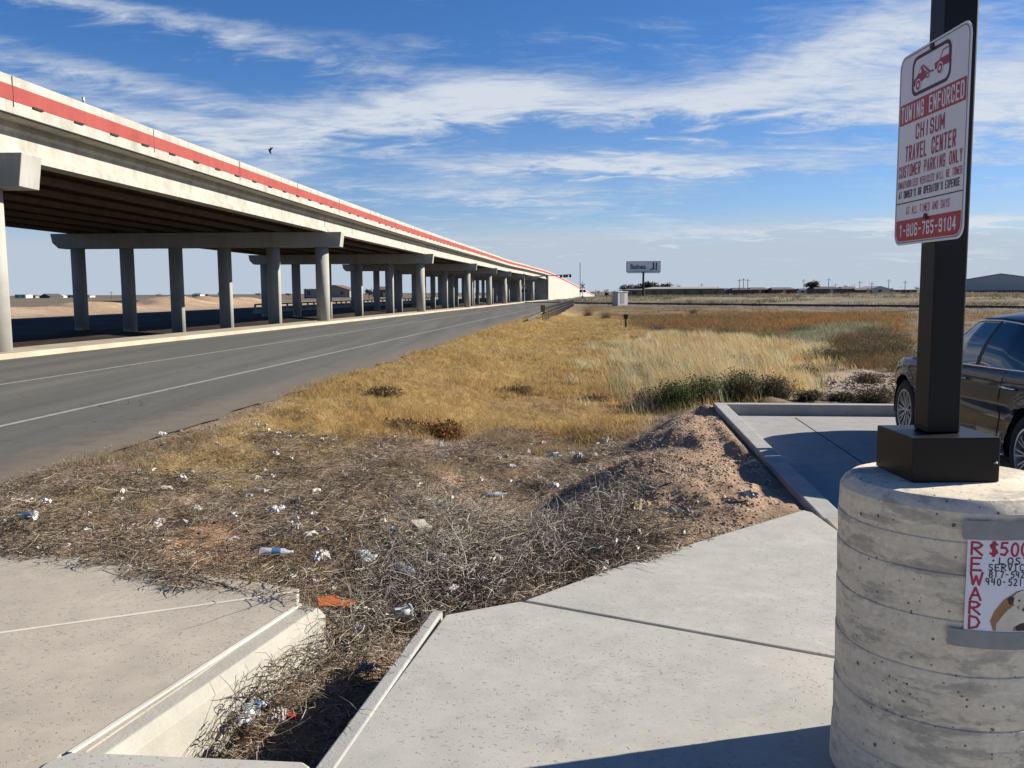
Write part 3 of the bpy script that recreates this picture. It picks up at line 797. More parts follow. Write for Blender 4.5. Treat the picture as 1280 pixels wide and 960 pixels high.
# slightly wandering form lines and a chipped top edge
vv = []
for x, y, z in mb.v:
    a = math.atan2(y, x); r = math.hypot(x, y)
    if r > .2: 
        k = 1+.004*math.sin(3*a+z*7)+.003*math.sin(7*a+2); 
        if z > .93: k += -.010*abs(math.sin(5.3*a)*math.sin(11.7*a+1))
        x *= k; y *= k; z += .008*math.sin(a+.6) if 0 < z < .9 else 0
    vv.append((x, y, z))
mb.v = vv
o = mb.build('footing', M['footing'], pole, smooth_=True)
o.modifiers.new('es', 'EDGE_SPLIT').split_angle = math.radians(24)
PXc, PYc = 1.352-FC[0], 2.80-FC[1]
mb = MB().box(PXc-.134, PXc+.134, PYc-.134, PYc+.134, .962, 1.10)
o = mb.build('base_cover', M['dark_metal'], pole, bevel=.004)
MB().lathe([(.006,0),(.006,.004),(.003,.006)], 10, (PXc+.12, PYc-.1345, 1.02)).build('screw', M['steel'], o)
MB().box(PXc-.0508, PXc+.0508, PYc-.0508, PYc+.0508, 1.10, 7.2).build('pole', M['dark_metal'], pole, bevel=.006)
mb = MB().box(PXc-.16, PXc+.16, PYc-.9, PYc-.05, 7.0, 7.14)
MB().box(PXc-.16, PXc+.16, PYc-.95, PYc-.15, 7.02, 7.12).build('lamp_head', M['dark_metal'], pole, bevel=.02)

# ------------------------------------------------------------------ towing sign
SX = 1.30; SY = 2.80; SZ = 2.405; SWd = .457; SHt = .61
sg = tag(empty('towing_sign', (SX-.004, SY, SZ-SHt)), 'white parking sign with red towing text on the dark light pole', 'sign')
def smap(d):
    return lambda u, v: (-.0035-d, SWd/2-u*SWd, SHt-v*SHt)
def rrect(x0, x1, y0, y1, r, ar=SWd/SHt, n=6):
    ry = r*ar; pts = []
    for cx, cy, a0 in ((x1-r, y0+ry, -90), (x1-r, y1-ry, 0), (x0+r, y1-ry, 90), (x0+r, y0+ry, 180)):
        for k in range(n+1):
            a = math.radians(a0+90*k/n); pts.append((cx+r*math.cos(a), cy+ry*math.sin(a)))
    return pts
pts = rrect(0, 1, 0, 1, .085)
n_ = len(pts); mb = MB().add([(-.001-.0025, SWd/2-u*SWd, SHt-v*SHt) for u, v in pts]+[(.0, SWd/2-u*SWd, SHt-v*SHt) for u, v in pts],
      [tuple(range(n_)), tuple(range(n_, 2*n_))]+[(i, (i+1) % n_, n_+(i+1) % n_, n_+i) for i in range(n_)])
mb.build('panel', M['sign_white'], sg)
def ring(outer, inner):
    n = len(outer); return (list(outer)+list(inner), [(i, (i+1) % n, n+(i+1) % n, n+i) for i in range(n)])
flat_paint('rim_line', [ring(rrect(.012, .988, .010, .990, .078), rrect(.02, .98, .016, .984, .072))], M['tin_grey'], smap(.0005), sg)
flat_paint('icon_frame', [ring(rrect(.20, .76, .035, .235, .07), rrect(.225, .735, .053, .217, .055))], M['sign_dark'], smap(.0006), sg)
def poly(p): return (p, [tuple(range(len(p)))])
def circ(cx, cy, r, n=20, ar=SWd/SHt): return [(cx+r*math.cos(2*math.pi*k/n), cy+r*ar*math.sin(2*math.pi*k/n)) for k in range(n)]
car1 = poly([(.225,.150),(.27,.140),(.33,.098),(.35,.094),(.385,.125),(.42,.135),(.42,.165),(.36,.172),(.225,.185)])
car2 = poly([(.53,.118),(.60,.112),(.64,.070),(.735,.068),(.735,.150),(.54,.150)])
flat_paint('tow_icon', [car1, car2, poly([(.35,.094),(.365,.092),(.47,.140),(.53,.146),(.53,.153),(.46,.150)])], M['sign_red'], smap(.0007), sg)
for q_ in (poly([(.30,.128),(.335,.104),(.345,.128)]), poly([(.62,.108),(.652,.077),(.725,.076),(.725,.108)])): flat_paint('icon_window', [q_], M['sign_white'], smap(.0010), sg)
for q_ in (poly(circ(.30,.185,.042)), poly(circ(.61,.155,.042)), poly(circ(.44,.158,.022))): flat_paint('icon_wheel', [q_], M['sign_white'], smap(.0011), sg)
flat_paint('icon_tyre', [ring(circ(.30,.185,.033), circ(.30,.185,.016)), ring(circ(.61,.155,.033), circ(.61,.155,.016)), ring(circ(.44,.158,.020), circ(.44,.158,.010))], M['sign_red'], smap(.0014), sg)
def T(s, x0, x1, y0, y1, b=.018): return fit_text(s, x0, x1, y0, y1, b)
flat_paint('title_band', [poly([(.03,.253),(.97,.253),(.97,.362),(.03,.362)])], M['sign_redflat'], smap(.0006), sg)
# heavy condensed block capitals drawn from strokes
BG = {'A': [[(0,1),(.5,0),(1,1)],[(.22,.68),(.78,.68)]],'B': [[(0,0),(0,1),(.75,1),(1,.85),(1,.62),(.8,.5),(0,.5)],[(.8,.5),(.95,.38),(.95,.15),(.75,0),(0,0)]],
 'C': [[(1,.3),(1,.12),(.8,0),(.2,0),(0,.12),(0,.88),(.2,1),(.8,1),(1,.88),(1,.7)]],'D': [[(0,0),(0,1),(.75,1),(1,.85),(1,.15),(.75,0),(0,0)]],
 'E': [[(1,0),(0,0),(0,1),(1,1)],[(0,.5),(.85,.5)]],'F': [[(1,0),(0,0),(0,1)],[(0,.5),(.85,.5)]],'G': [[(1,.3),(1,.12),(.8,0),(.2,0),(0,.12),(0,.88),(.2,1),(.8,1),(1,.88),(1,.55),(.55,.55)]],
 'H': [[(0,0),(0,1)],[(1,0),(1,1)],[(0,.5),(1,.5)]],'I': [[(.5,0),(.5,1)]],'K': [[(0,0),(0,1)],[(1,0),(.05,.55)],[(.3,.42),(1,1)]],'L': [[(0,0),(0,1),(1,1)]],
 'M': [[(0,1),(0,0),(.5,.7),(1,0),(1,1)]],'N': [[(0,1),(0,0),(1,1),(1,0)]],'O': [[(.2,0),(.8,0),(1,.12),(1,.88),(.8,1),(.2,1),(0,.88),(0,.12),(.2,0)]],
 'P': [[(0,1),(0,0),(.8,0),(1,.12),(1,.42),(.8,.55),(0,.55)]],'R': [[(0,1),(0,0),(.8,0),(1,.12),(1,.38),(.8,.5),(0,.5)],[(.5,.5),(1,1)]],
 'S': [[(1,.27),(1,.12),(.8,0),(.2,0),(0,.12),(0,.38),(.2,.48),(.8,.54),(1,.66),(1,.88),(.8,1),(.2,1),(0,.88),(0,.73)]],'T': [[(0,0),(1,0)],[(.5,0),(.5,1)]],
 'U': [[(0,0),(0,.88),(.2,1),(.8,1),(1,.88),(1,0)]],'V': [[(0,0),(.5,1),(1,0)]],'W': [[(0,0),(.12,1),(.5,.35),(.88,1),(1,0)]],'X': [[(0,0),(1,1)],[(1,0),(0,1)]],'Y': [[(0,0),(.5,.5),(1,0)],[(.5,.5),(.5,1)]],
 'Z': [[(0,0),(1,0),(0,1),(1,1)]],"'": [[(.5,-.05),(.5,.2)]],'-': [[(.15,.5),(.85,.5)]],' ': [],
 '0': [[(.2,0),(.8,0),(1,.12),(1,.88),(.8,1),(.2,1),(0,.88),(0,.12),(.2,0)]],'1': [[(.2,.15),(.55,0),(.55,1)]],'4': [[(.75,1),(.75,0),(0,.7),(1,.7)]],'5': [[(1,0),(0,0),(0,.42),(.8,.42),(1,.55),(1,.88),(.8,1),(.2,1),(0,.88)]],
 '6': [[(1,.12),(.8,0),(.2,0),(0,.12),(0,.88),(.2,1),(.8,1),(1,.88),(1,.58),(.8,.46),(0,.46)]],'7': [[(0,0),(1,0),(.4,1)]],'8': [[(.2,0),(.8,0),(1,.12),(1,.38),(.8,.48),(.2,.48),(0,.38),(0,.12),(.2,0)],[(.2,.48),(0,.6),(0,.88),(.2,1),(.8,1),(1,.88),(1,.6),(.8,.48)]],
 '9': [[(0,.88),(.2,1),(.8,1),(1,.88),(1,.12),(.8,0),(.2,0),(0,.12),(0,.42),(.2,.54),(1,.54)]]}
def block(name, lines, mat, d, par):
    mb = MB(); k = 0
    for s_, x0, x1, y0, y1, wt in lines:
        X0, X1, Y0, Y1 = x0*SWd, x1*SWd, y0*SHt, y1*SHt; n = len(s_); adv = (X1-X0)/n; cw = adv*.80; sw = (Y1-Y0)*wt*.80
        cw = max(cw, sw*1.6)
        for i, ch in enumerate(s_):
            ox = X0+adv*i+(adv-cw)/2+sw/2; wx = cw-sw; oy = Y0+sw/2; hy = Y1-Y0-sw
            if ch in 'MW': ox -= adv*.05; wx += adv*.10
            for st_ in BG[ch]:
                P = [(ox+a*wx, oy+b*hy) for a, b in st_]
                for (ax, ay), (bx2, by2) in zip(P[:-1], P[1:]):
                    l = math.hypot(bx2-ax, by2-ay) or 1e-9; ex, ey = (bx2-ax)/l*sw*.42, (by2-ay)/l*sw*.42; nx2, ny2 = -(by2-ay)/l*sw/2, (bx2-ax)/l*sw/2
                    dd = .0035+d+.00004*(k % 7); k += 1
                    mb.add([(-dd, SWd/2-q[0], SHt-q[1]) for q in ((ax-ex+nx2, ay-ey+ny2), (bx2+ex+nx2, by2+ey+ny2), (bx2+ex-nx2, by2+ey-ny2), (ax-ex-nx2, ay-ey-ny2))], [(0, 1, 2, 3)])
    return mb.build(name, mat, par, fixn=False)
block('title_lettering', [('TOWING ENFORCED', .045, .955, .266, .350, .17)], M['sign_white'], .0010, sg)
block('lettering', [('CHISUM', .28, .71, .380, .460, .19), ('TRAVEL CENTER', .13, .87, .478, .562, .18), ('CUSTOMER PARKING ONLY', .035, .96, .578, .642, .16), ('UNAUTHORIZED VEHICLES WILL BE TOWED', .035, .965, .660, .698, .15)], M['sign_red'], .0005, sg)
block('lettering', [("AT OWNER'S OR OPERATOR'S EXPENSE", .05, .94, .712, .752, .18)], M['sign_dark'], .0005, sg)
flat_paint('rule_line', [poly([(.02,.774),(.98,.774),(.98,.780),(.02,.780)])], M['sign_dark'], smap(.0006), sg)
block('lettering', [('AT ALL TIMES AND DAYS', .18, .82, .800, .842, .13)], M['sign_redflat'], .0005, sg)
flat_paint('number_band', [poly([(.03,.868),(.97,.868)]+rrect(.03,.97,.868,.98,.07)[7:21]+[])], M['sign_redflat'], smap(.0006), sg)
block('phone_number', [('1-806-765-9104', .08, .92, .890, .957, .19)], M['sign_white'], .0010, sg)
for zz in (.028, .868):
    mb = MB().lathe([(.010,-.006),(.010,-.002),(.006,0)], 8, (0, 0, 0), 'x')
    o = MB().add([(x-.004, y, z) for x, y, z in [(v[0], v[1], v[2]+SHt*(1-zz)) for v in mb.v]], mb.f).build('bolt', M['rail_steel'], sg)

# ------------------------------------------------------------------ poster taped round the footing
M['paper'] = simple('poster_paper', (.78, .77, .82), .5, var=.03, k=1)
M['tape'] = simple('grey_duct_tape', (.27, .28, .29), .38, .25, var=.12, scale=20, k=.9)
M['marker_red'] = simple('red_marker', (.40, .03, .06), .6, var=.2, scale=40, k=1)
M['marker_black'] = simple('black_marker', (.02, .02, .025), .6)
M['photo_brown'] = simple('photo_brown', (.34, .17, .07), .45, var=.2, scale=30, k=1)
M['photo_cream'] = simple('photo_cream', (.66, .58, .46), .45, var=.16, scale=25, k=1)
M['photo_dark'] = simple('photo_dark', (.05, .035, .03), .45, var=.3, scale=30)
A0 = math.radians(-110.3)     # angle on the footing of the poster's left edge
PW, PH, PT = .40, .268, .858  # arc width, height, top (above the footing base)
ps = tag(empty('lost_dog_poster', (FC[0], FC[1]-FR, ZS+.6)), 'handwritten reward poster for a lost dog taped to the round footing', 'poster')
def pmap(d):
    R = FR+.012+d
    def f(u, v):      # u in metres along the arc, v metres down from the top
        a = A0+u/(FR+.012)
        return (R*math.cos(a), R*math.sin(a)+FR, PT-v-.6)
    return f
def sheet(u0, u1, v0, v1, d, name, mat, nu=40, wav=0.0, slope=0.0, ragged=0.0):
    mb = MB(); f_ = pmap(d); vs = []
    nv = 4
    for i in range(nu+1):
        for j in range(nv+1):
            u = u0+(u1-u0)*i/nu; v = v0+(v1-v0)*j/nv
            if ragged and i in (0,): u += rnd.uniform(-ragged, ragged)
            x, y, z = f_(u, v+slope*(u-u0)); q = 1+wav*math.sin(i*1.3+j*2.1)*.01
            vs.append((x*q, FR+(y-FR)*q, z))
    fs = [(i*(nv+1)+j, (i+1)*(nv+1)+j, (i+1)*(nv+1)+j+1, i*(nv+1)+j+1) for i in range(nu) for j in range(nv)]
    return mb.add(vs, fs).build(name, mat, ps, smooth_=True)
def curved(name, pieces, mat, d=.0008):
    import bmesh
    mb = MB()
    for v, f in pieces: mb.add([(p[0], 0, p[1]) for p in v], f)
    me = bpy.data.meshes.new(name); me.from_pydata(mb.v, [], mb.f); bm = bmesh.new(); bm.from_mesh(me)
    bmesh.ops.triangulate(bm, faces=bm.faces)
    x = 0.0
    while x < PW:     # slice so that it bends with the paper
        g = bm.verts[:]+bm.edges[:]+bm.faces[:]
        bmesh.ops.bisect_plane(bm, geom=g, plane_co=(x, 0, 0), plane_no=(1, 0, 0)); x += .008
    f_ = pmap(d)
    for v in bm.verts: v.co = f_(v.co.x, v.co.z)
    bm.to_mesh(me); bm.free(); me.materials.append(mat)
    o = link(bpy.data.objects.new(name, me)); o.parent = ps; return o
sheet(0, PW, -.02, PH+.02, .0, 'paper', M['paper'])
sheet(-.012, PW+.03, -.05, .004, .003, 'tape', M['tape'], wav=.12, slope=-.02, ragged=.004)
sheet(-.04, PW+.02, PH-.004, PH+.046, .003, 'tape', M['tape'], wav=.12, slope=.012, ragged=.004)
# hand lettering from marker strokes
def stroke(pts, w):
    mb_v = []; mb_f = []
    for (x0, y0), (x1, y1) in zip(pts[:-1], pts[1:]):
        l = math.hypot(x1-x0, y1-y0) or 1e-6; nx_, ny_ = -(y1-y0)/l*w/2, (x1-x0)/l*w/2; ex, ey = (x1-x0)/l*w*.25, (y1-y0)/l*w*.25
        b = len(mb_v)
        mb_v += [(x0+nx_-ex, y0+ny_-ey), (x1+nx_+ex, y1+ny_+ey), (x1-nx_+ex, y1-ny_+ey), (x0-nx_-ex, y0-ny_-ey)]; mb_f.append((b, b+1, b+2, b+3))
    return mb_v, mb_f
def arc(cx, cy, rx, ry, a0, a1, n=10): return [(cx+rx*math.cos(math.radians(a0+(a1-a0)*k/n)), cy+ry*math.sin(math.radians(a0+(a1-a0)*k/n))) for k in range(n+1)]
GL = {
 'R': [[(0,1),(0,0)], [(0,0),(.55,.02),(.85,.2),(.6,.42),(0,.5)], [(.2,.5),(.9,1)]],
 'E': [[(.8,0),(0,.03),(0,1),(.85,.98)], [(0,.5),(.65,.48)]],
 'W': [[(0,0),(.22,1),(.48,.3),(.74,1),(1,0)]],
 'A': [[(0,1),(.42,0),(.9,1)], [(.15,.62),(.75,.62)]],
 'D': [[(0,0),(0,1)], [(0,0),(.6,.1),(.85,.45),(.65,.85),(0,1)]],
 'L': [[(0,0),(0,1),(.8,.97)]],
 'O': [arc(.45,.5,.42,.5,0,360,14)],
 'S': [[(.8,.1),(.4,0),(.08,.18),(.2,.42),(.65,.56),(.8,.8),(.45,1),(.03,.9)]],
 'T': [[(0,.03),(.9,0)], [(.45,0),(.45,1)]],
 'V': [[(0,0),(.4,1),(.85,0)]], 'I': [[(.35,0),(.35,1)], [(.1,0),(.6,0)], [(.1,1),(.6,1)]],
 'C': [arc(.5,.5,.45,.5,-50,-310,10)], 'G': [arc(.5,.5,.45,.5,-50,-330,10)+[(.88,.55),(.55,.55)]],
 '$': [[(.8,.15),(.4,.05),(.08,.22),(.2,.44),(.65,.56),(.8,.78),(.45,.95),(.03,.85)], [(.36,-.08),(.36,1.08)], [(.5,-.08),(.5,1.08)]],
 '5': [[(.8,0),(.2,.02),(.12,.42),(.55,.38),(.82,.65),(.5,.98),(.05,.9)]], '0': [arc(.45,.5,.38,.5,0,360,14)],
 '8': [arc(.45,.25,.3,.25,0,360,10), arc(.45,.74,.36,.26,0,360,10)], '1': [[(.3,0),(.3,1)]], '7': [[(.05,.03),(.8,0),(.35,1)]],
 '4': [[(.15,0),(.05,.55),(.8,.52)], [(.65,0),(.62,1)]], '2': [[(.08,.2),(.4,0),(.75,.2),(.6,.5),(.05,1),(.85,.97)]], '9': [arc(.42,.28,.34,.28,0,360,10), [(.76,.28),(.66,1)]],
 '6': [[(.7,0),(.2,.4),(.12,.75)], arc(.45,.72,.34,.28,0,360,10)], '.': [arc(.3,.92,.08,.08,0,360,6)], '-': [[(.1,.5),(.6,.5)]], 'o': [arc(.3,.5,.07,.07,0,360,6)], ' ': [],
}
def hand(s, x, y, h, w, sp, tw, wob=.03):
    out_ = []
    for ch in s:
        dx, dy = rnd.uniform(-wob, wob)*h, rnd.uniform(-wob, wob)*h
        for st in GL[ch]:
            out_.append(stroke([(x+dx+a*w, y+dy+b*h) for a, b in st], tw))
        x += sp
    return out_
pieces = []
for i, ch in enumerate('REWARD'):
    pieces += hand(ch, .012, .012+i*.0425, .036, .030, .03, .0062)
curved('red_lettering', pieces+hand('$500.', .056, .010, .036, .024, .0285, .0062), M['marker_red'])
curved('black_lettering', hand('oLOSTo', .062, .052, .018, .016, .0215, .0032)+hand('SERVICE', .056, .071, .018, .0128, .0168, .0030)
       +hand('817-542-22', .057, .091, .018, .0112, .0146, .0029)+hand('940-521-60', .050, .112, .019, .0115, .0150, .0029), M['marker_black'], .0010)
curved('dog_lettering', hand('DOG', .172, .070, .019, .014, .018, .0034), M['marker_red'], .0012)
# the printed dog picture: brown rug, cream dog
def blobp(pts): return (pts, [tuple(range(len(pts)))])
curved('photo_rug', [blobp([(.075,.262),(.066,.235),(.076,.205),(.10,.172),(.135,.148),(.17,.14),(.21,.15),(.25,.18),(.262,.22),(.255,.262)])], M['photo_brown'], .0009)
curved('photo_shade', [blobp([(.14,.262),(.135,.25),(.15,.238),(.175,.235),(.19,.21),(.20,.175),(.185,.15),(.20,.142),(.235,.17),(.25,.22),(.24,.262)])], M['photo_dark'], .0012)
curved('photo_dog', [blobp([(.082,.262),(.082,.242),(.10,.215),(.112,.200),(.128,.188),(.15,.19),(.176,.21),(.186,.225),(.176,.236),(.15,.24),(.13,.25),(.128,.262)]),
    blobp([(.122,.166),(.134,.152),(.155,.144),(.178,.150),(.184,.168),(.180,.190),(.170,.206),(.150,.207),(.132,.190),(.124,.178)])], M['photo_cream'], .0016)
curved('photo_face', [blobp([(.112,.182),(.110,.170),(.118,.162),(.128,.165),(.126,.180),(.119,.187)]), blobp(arc(.142,.174,.0035,.0035,0,330,8)), blobp(arc(.164,.172,.0035,.0035,0,330,8)),
    blobp([(.160,.184),(.174,.182),(.176,.192),(.164,.193)]), blobp([(.150,.198),(.176,.198),(.172,.204),(.156,.205)])], M['photo_dark'], .0020)

# ------------------------------------------------------------------ parked car
def car_paint():
    m, t, b = new_mat('dark_blue_car_paint')
    b.inputs['Base Color'].default_value = (.004, .0045, .008, 1); b.inputs['Roughness'].default_value = .4; b.inputs['Specular IOR Level'].default_value = .2
    b.inputs['Coat Weight'].default_value = .45; b.inputs['Coat Roughness'].default_value = .03
    return m
M['paint'] = car_paint()
def car_glass():
    m, t, b = new_mat('tinted_glass')
    o = t.nodes['Material Output']
    tr = t.nodes.new('ShaderNodeBsdfTransparent'); tr.inputs[0].default_value = (.50, .62, .60, 1)
    gl = t.nodes.new('ShaderNodeBsdfGlossy'); gl.inputs['Roughness'].default_value = .01; gl.inputs[0].default_value = (.9, .95, .95, 1)
    fr = t.nodes.new('ShaderNodeFresnel'); fr.inputs[0].default_value = 1.75
    ms = t.nodes.new('ShaderNodeMixShader'); t.links.new(fr.outputs[0], ms.inputs[0]); t.links.new(tr.outputs[0], ms.inputs[1]); t.links.new(gl.outputs[0], ms.inputs[2])
    t.links.new(ms.outputs[0], o.inputs[0]); return m
M['cglass'] = car_glass()
M['trim_black'] = simple('black_window_trim', (.015,.015,.016), .5, spec=.3)
M['chrome'] = simple('chrome', (.75, .75, .76), .12, 1.0, var=.02)
M['alloy'] = simple('alloy_wheel', (.55, .56, .58), .3, .85, var=.05)
M['seatm'] = simple('seat_fabric', (.05, .05, .055), .9)
M['lens'] = simple('lamp_lens', (.45, .47, .5), .08, .2)
M['tail'] = simple('tail_lens', (.35, .01, .01), .1)
car = tag(empty('parked_car', (5.27, 8.55, ZL), -math.atan2(.28, 2.9)), 'dark navy four-door car parked nose-away behind the light pole', 'car')
# local frame: +y forward, x across (left side is -x)
L0, L1 = -2.42, 2.44; WB0, WB1 = -1.46, 1.49; HW = .93; WR = .345
def body_half(y):
    k = 1-.16*ss(np.array(abs(y)), 1.6, 2.45).item()-(.10*max(0, (abs(y)-2.15)/.3)**2)
    return HW*k
def zbelt(y): return float(np.interp(y, [-2.42,-2.2,-1.7,-1.2,0,.9,1.4,2.0,2.3,2.44], [.84,.99,1.03,1.0,.975,.955,.95,.88,.80,.66]))
def zbot(y): return float(np.interp(y, [-2.42,-2.2,-1.9,1.9,2.2,2.44], [.42,.30,.22,.22,.24,.34]))
st = np.linspace(L0, L1, 98)
prof_t = [0, .08, .2, .34, .48, .56, .62, .70, .80, .90, .97, 1.0]
def prof_x(t):   # share of the half width at height share t
    return float(np.interp(t, [0,.08,.2,.34,.48,.56,.60,.64,.72,.85,.95,1.0], [.90,.965,.985,.975,.965,.972,.988,.992,.985,.975,.955,.925]))
tt = np.linspace(0, 1, 26)
vs = []; nr = len(tt)
hood = 7
ncol_ = 2*(nr+hood)
for y in st:
    hw = body_half(y); zb, zt_ = zbot(y), zbelt(y); row = []
    for t in tt:
        x = hw*prof_x(t); 
        # flared wheel-arch lips
        z = zb+(zt_-zb)*t
        for wy in (WB0, WB1):
            r_ = math.hypot(y-wy, z-WR)
            x += .018*math.exp(-((r_-.40)/.05)**2)
        row.append((x, z))
    xe = row[-1][0]
    for k in range(1, hood+1):
        f = k/hood; row.append((xe*(1-f), zt_+.055*math.sin(f*math.pi/2)))
    left = [(-x, y, z) for x, z in row]; right = [(x, y, z) for x, z in row[:-1]]
    vs += left+right[::-1]
n = 2*len(row)-1
fs = []
hub = [(WB0, WR), (WB1, WR)]
vs = [list(v) for v in vs]
for v in vs:      # snap vertices near the arch onto it so the opening is round
    if abs(v[0]) > .6 and v[2] < .78:
        for wy, wz in hub:
            d = math.hypot(v[1]-wy, v[2]-wz)
            if .345 < d < .415: 
                v[1] = wy+(v[1]-wy)*.395/d; v[2] = wz+(v[2]-wz)*.395/d
for i in range(len(st)-1):
    for k in range(n-1):
        q = (i*n+k, i*n+k+1, (i+1)*n+k+1, (i+1)*n+k)
        cy = sum(vs[j][1] for j in q)/4; cz = sum(vs[j][2] for j in q)/4; cx = sum(vs[j][0] for j in q)/4
        if abs(cx) > .6 and any(math.hypot(cy-a, cz-b) < .385 for a, b in hub): continue
        if zbelt(cy)+.0 < cz and -1.75 < cy < 1.15 and False: continue
        fs.append(q)
fs += [tuple(range(n)), tuple((len(st)-1)*n+k for k in range(n))]
o = MB().add(vs, fs).build('body', M['paint'], car, smooth_=True); o.modifiers.new('es', 'EDGE_SPLIT').split_angle = math.radians(50)
# dark floor and wheel wells
mb = MB().box(-.80, .80, -2.2, 2.2, .24, .42)
mb.build('underbody', M['rubber'], car)
for wy in (WB0, WB1):
    for sx in (-1, 1):
        vv = []; ff = []
        for k in range(17):
            a = math.pi*k/16-.0
            vv += [(sx*.90, wy+.40*math.cos(a), WR+.40*math.sin(a)), (sx*.55, wy+.40*math.cos(a), WR+.40*math.sin(a))]
            if k: ff.append((2*k-2, 2*k-1, 2*k+1, 2*k))
        ff.append(tuple(2*k+1 for k in range(17)))
        MB().add(vv, ff).build('wheel_well', M['rubber'], car)
# greenhouse
def belt_plan():
    # windscreen base -> left side -> rear glass base, symmetric; (x,y)
    side = [(-.865,.62),(-.875,.2),(-.875,-.3),(-.865,-.8),(-.84,-1.3),(-.78,-1.62)]
    front = [(-.30,1.22),(-.62,1.06),(-.80,.86)]
    rear = [(-.55,-1.86),(-.25,-1.93)]
    h = [(0,1.26)]+front+side+rear+[(0,-1.95)]
    return h+[(-x, y) for x, y in h[-2:0:-1]]
def roof_plan():
    side = [(-.635,.16),(-.66,-.02),(-.665,-.35),(-.66,-.68),(-.63,-.98),(-.58,-1.16)]
    front = [(-.25,.46),(-.46,.40),(-.59,.29)]
    rear = [(-.38,-1.27),(-.18,-1.31)]
    h = [(0,.48)]+front+side+rear+[(0,-1.32)]
    return h+[(-x, y) for x, y in h[-2:0:-1]]
BP, RP = belt_plan(), roof_plan()
def zr(y): return 1.445-.062*((y+.30)/.8)**2
NB = len(BP)
def gp(i, t):   # point on the greenhouse skin
    (bx_, by_), (rx_, ry_) = BP[i % NB], RP[i % NB]
    zb = zbelt(by_)+.0; bulge = .035*math.sin(math.pi*t)
    x = bx_+(rx_-bx_)*t; y = by_+(ry_-by_)*t; z = zb-.01+(zr(ry_)-.03-zb+.01)*t
    l = math.hypot(bx_, by_+.3) or 1
    return Vector((x+bulge*bx_/l, y+bulge*.5*(by_+.3)/l, z))
def interp(i0, f, t): return gp(i0, t).lerp(gp(i0+1, t), f)
def skin(u0, u1, t0, t1, name, mat, nu=8, nt_=6, inset=0.0):
    vs = []; 
    for a in range(nu+1):
        u = u0+(u1-u0)*a/nu; i = int(math.floor(u)); f = u-i
        for b in range(nt_+1):
            t = t0+(t1-t0)*b/nt_; p = interp(i, f, t)
            p = p*(1-inset) if inset else p
            vs.append(tuple(p))
    fs = [(a*(nt_+1)+b, (a+1)*(nt_+1)+b, (a+1)*(nt_+1)+b+1, a*(nt_+1)+b+1) for a in range(nu) for b in range(nt_)]
    return MB().add(vs, fs).build(name, mat, car, smooth_=True)
# indices: 0 centre front, 1-3 front corner, 4-9 left side, 10-11 rear, 12 centre rear, 13.. mirror
def side_units(sgn):
    U = (lambda a: a) if sgn < 0 else (lambda a: NB-a)
    skin(U(3.95), U(5.95), .05, .94, 'side_window', M['cglass'], 14)
    skin(U(6.12), U(8.0), .05, .94, 'side_window', M['cglass'], 14)
    skin(U(8.08), U(8.75), .05, .92, 'quarter_window', M['cglass'], 6)
    for a, b in ((2.9, 3.95), (5.95, 6.12), (8.0, 8.08), (8.75, 9.9)):
        skin(U(a), U(b), -.05, 1.02, 'window_pillar', M['trim_black'], 8)
    for t0, t1 in ((-.06, .05), (.94, 1.02)):
        skin(U(3.9), U(8.8), t0, t1, 'window_frame', M['trim_black'], 30, 2)
    # bright trim round the side glass
    pts = [interp(int(math.floor(U(u))), U(u)-math.floor(U(u)), .03)*1.004 for u in np.linspace(3.35, 8.8, 26)]
    pts2 = [interp(int(math.floor(U(u))), U(u)-math.floor(U(u)), .955)*1.004 for u in np.linspace(3.7, 8.7, 26)]
    a_ = [interp(int(math.floor(U(3.35+.35*k/6))), U(3.35+.35*k/6)-math.floor(U(3.35+.35*k/6)), .03+.89*k/6)*1.004 for k in range(1, 6)]
    c_ = [interp(int(math.floor(U(8.8-.1*k/6))), U(8.8-.1*k/6)-math.floor(U(8.8-.1*k/6)), .03+.89*k/6)*1.004 for k in range(1, 6)]
    loop = pts+c_+pts2[::-1]+a_[::-1]+[pts[0]]
    MB().tube(loop, .009, 6).build('window_trim', M['chrome'], car, smooth_=True)
side_units(-1); side_units(1)
skin(-2.9, 2.9, .02, .97, 'windscreen', M['cglass'], 20)
skin(9.9, 14.1, .02, .97, 'rear_window', M['cglass'], 20)
# roof
vs = [tuple(gp(i, 1.0)) for i in range(NB)]
rings_ = [1.0, .97, .85, .6, .3]
vs = []
for q in rings_:
    for i in range(NB):
        p = gp(i, 1.0); c0 = Vector((0, -.42, 0)); x = c0.x+(p.x-c0.x)*q; y = c0.y+(p.y-c0.y)*q
        vs.append((x, y, p.z+(zr(y)+.045-p.z)*(1-q**3)**.8 if q < 1 else p.z-.004))
vs.append((0, -.42, zr(-.42)+.045))
fs = [(r*NB+i, r*NB+(i+1) % NB, (r+1)*NB+(i+1) % NB, (r+1)*NB+i) for r in range(4) for i in range(NB)]+[(4*NB+i, 4*NB+(i+1) % NB, 5*NB) for i in range(NB)]
MB().add(vs, fs).build('roof', M['paint'], car, smooth_=True)
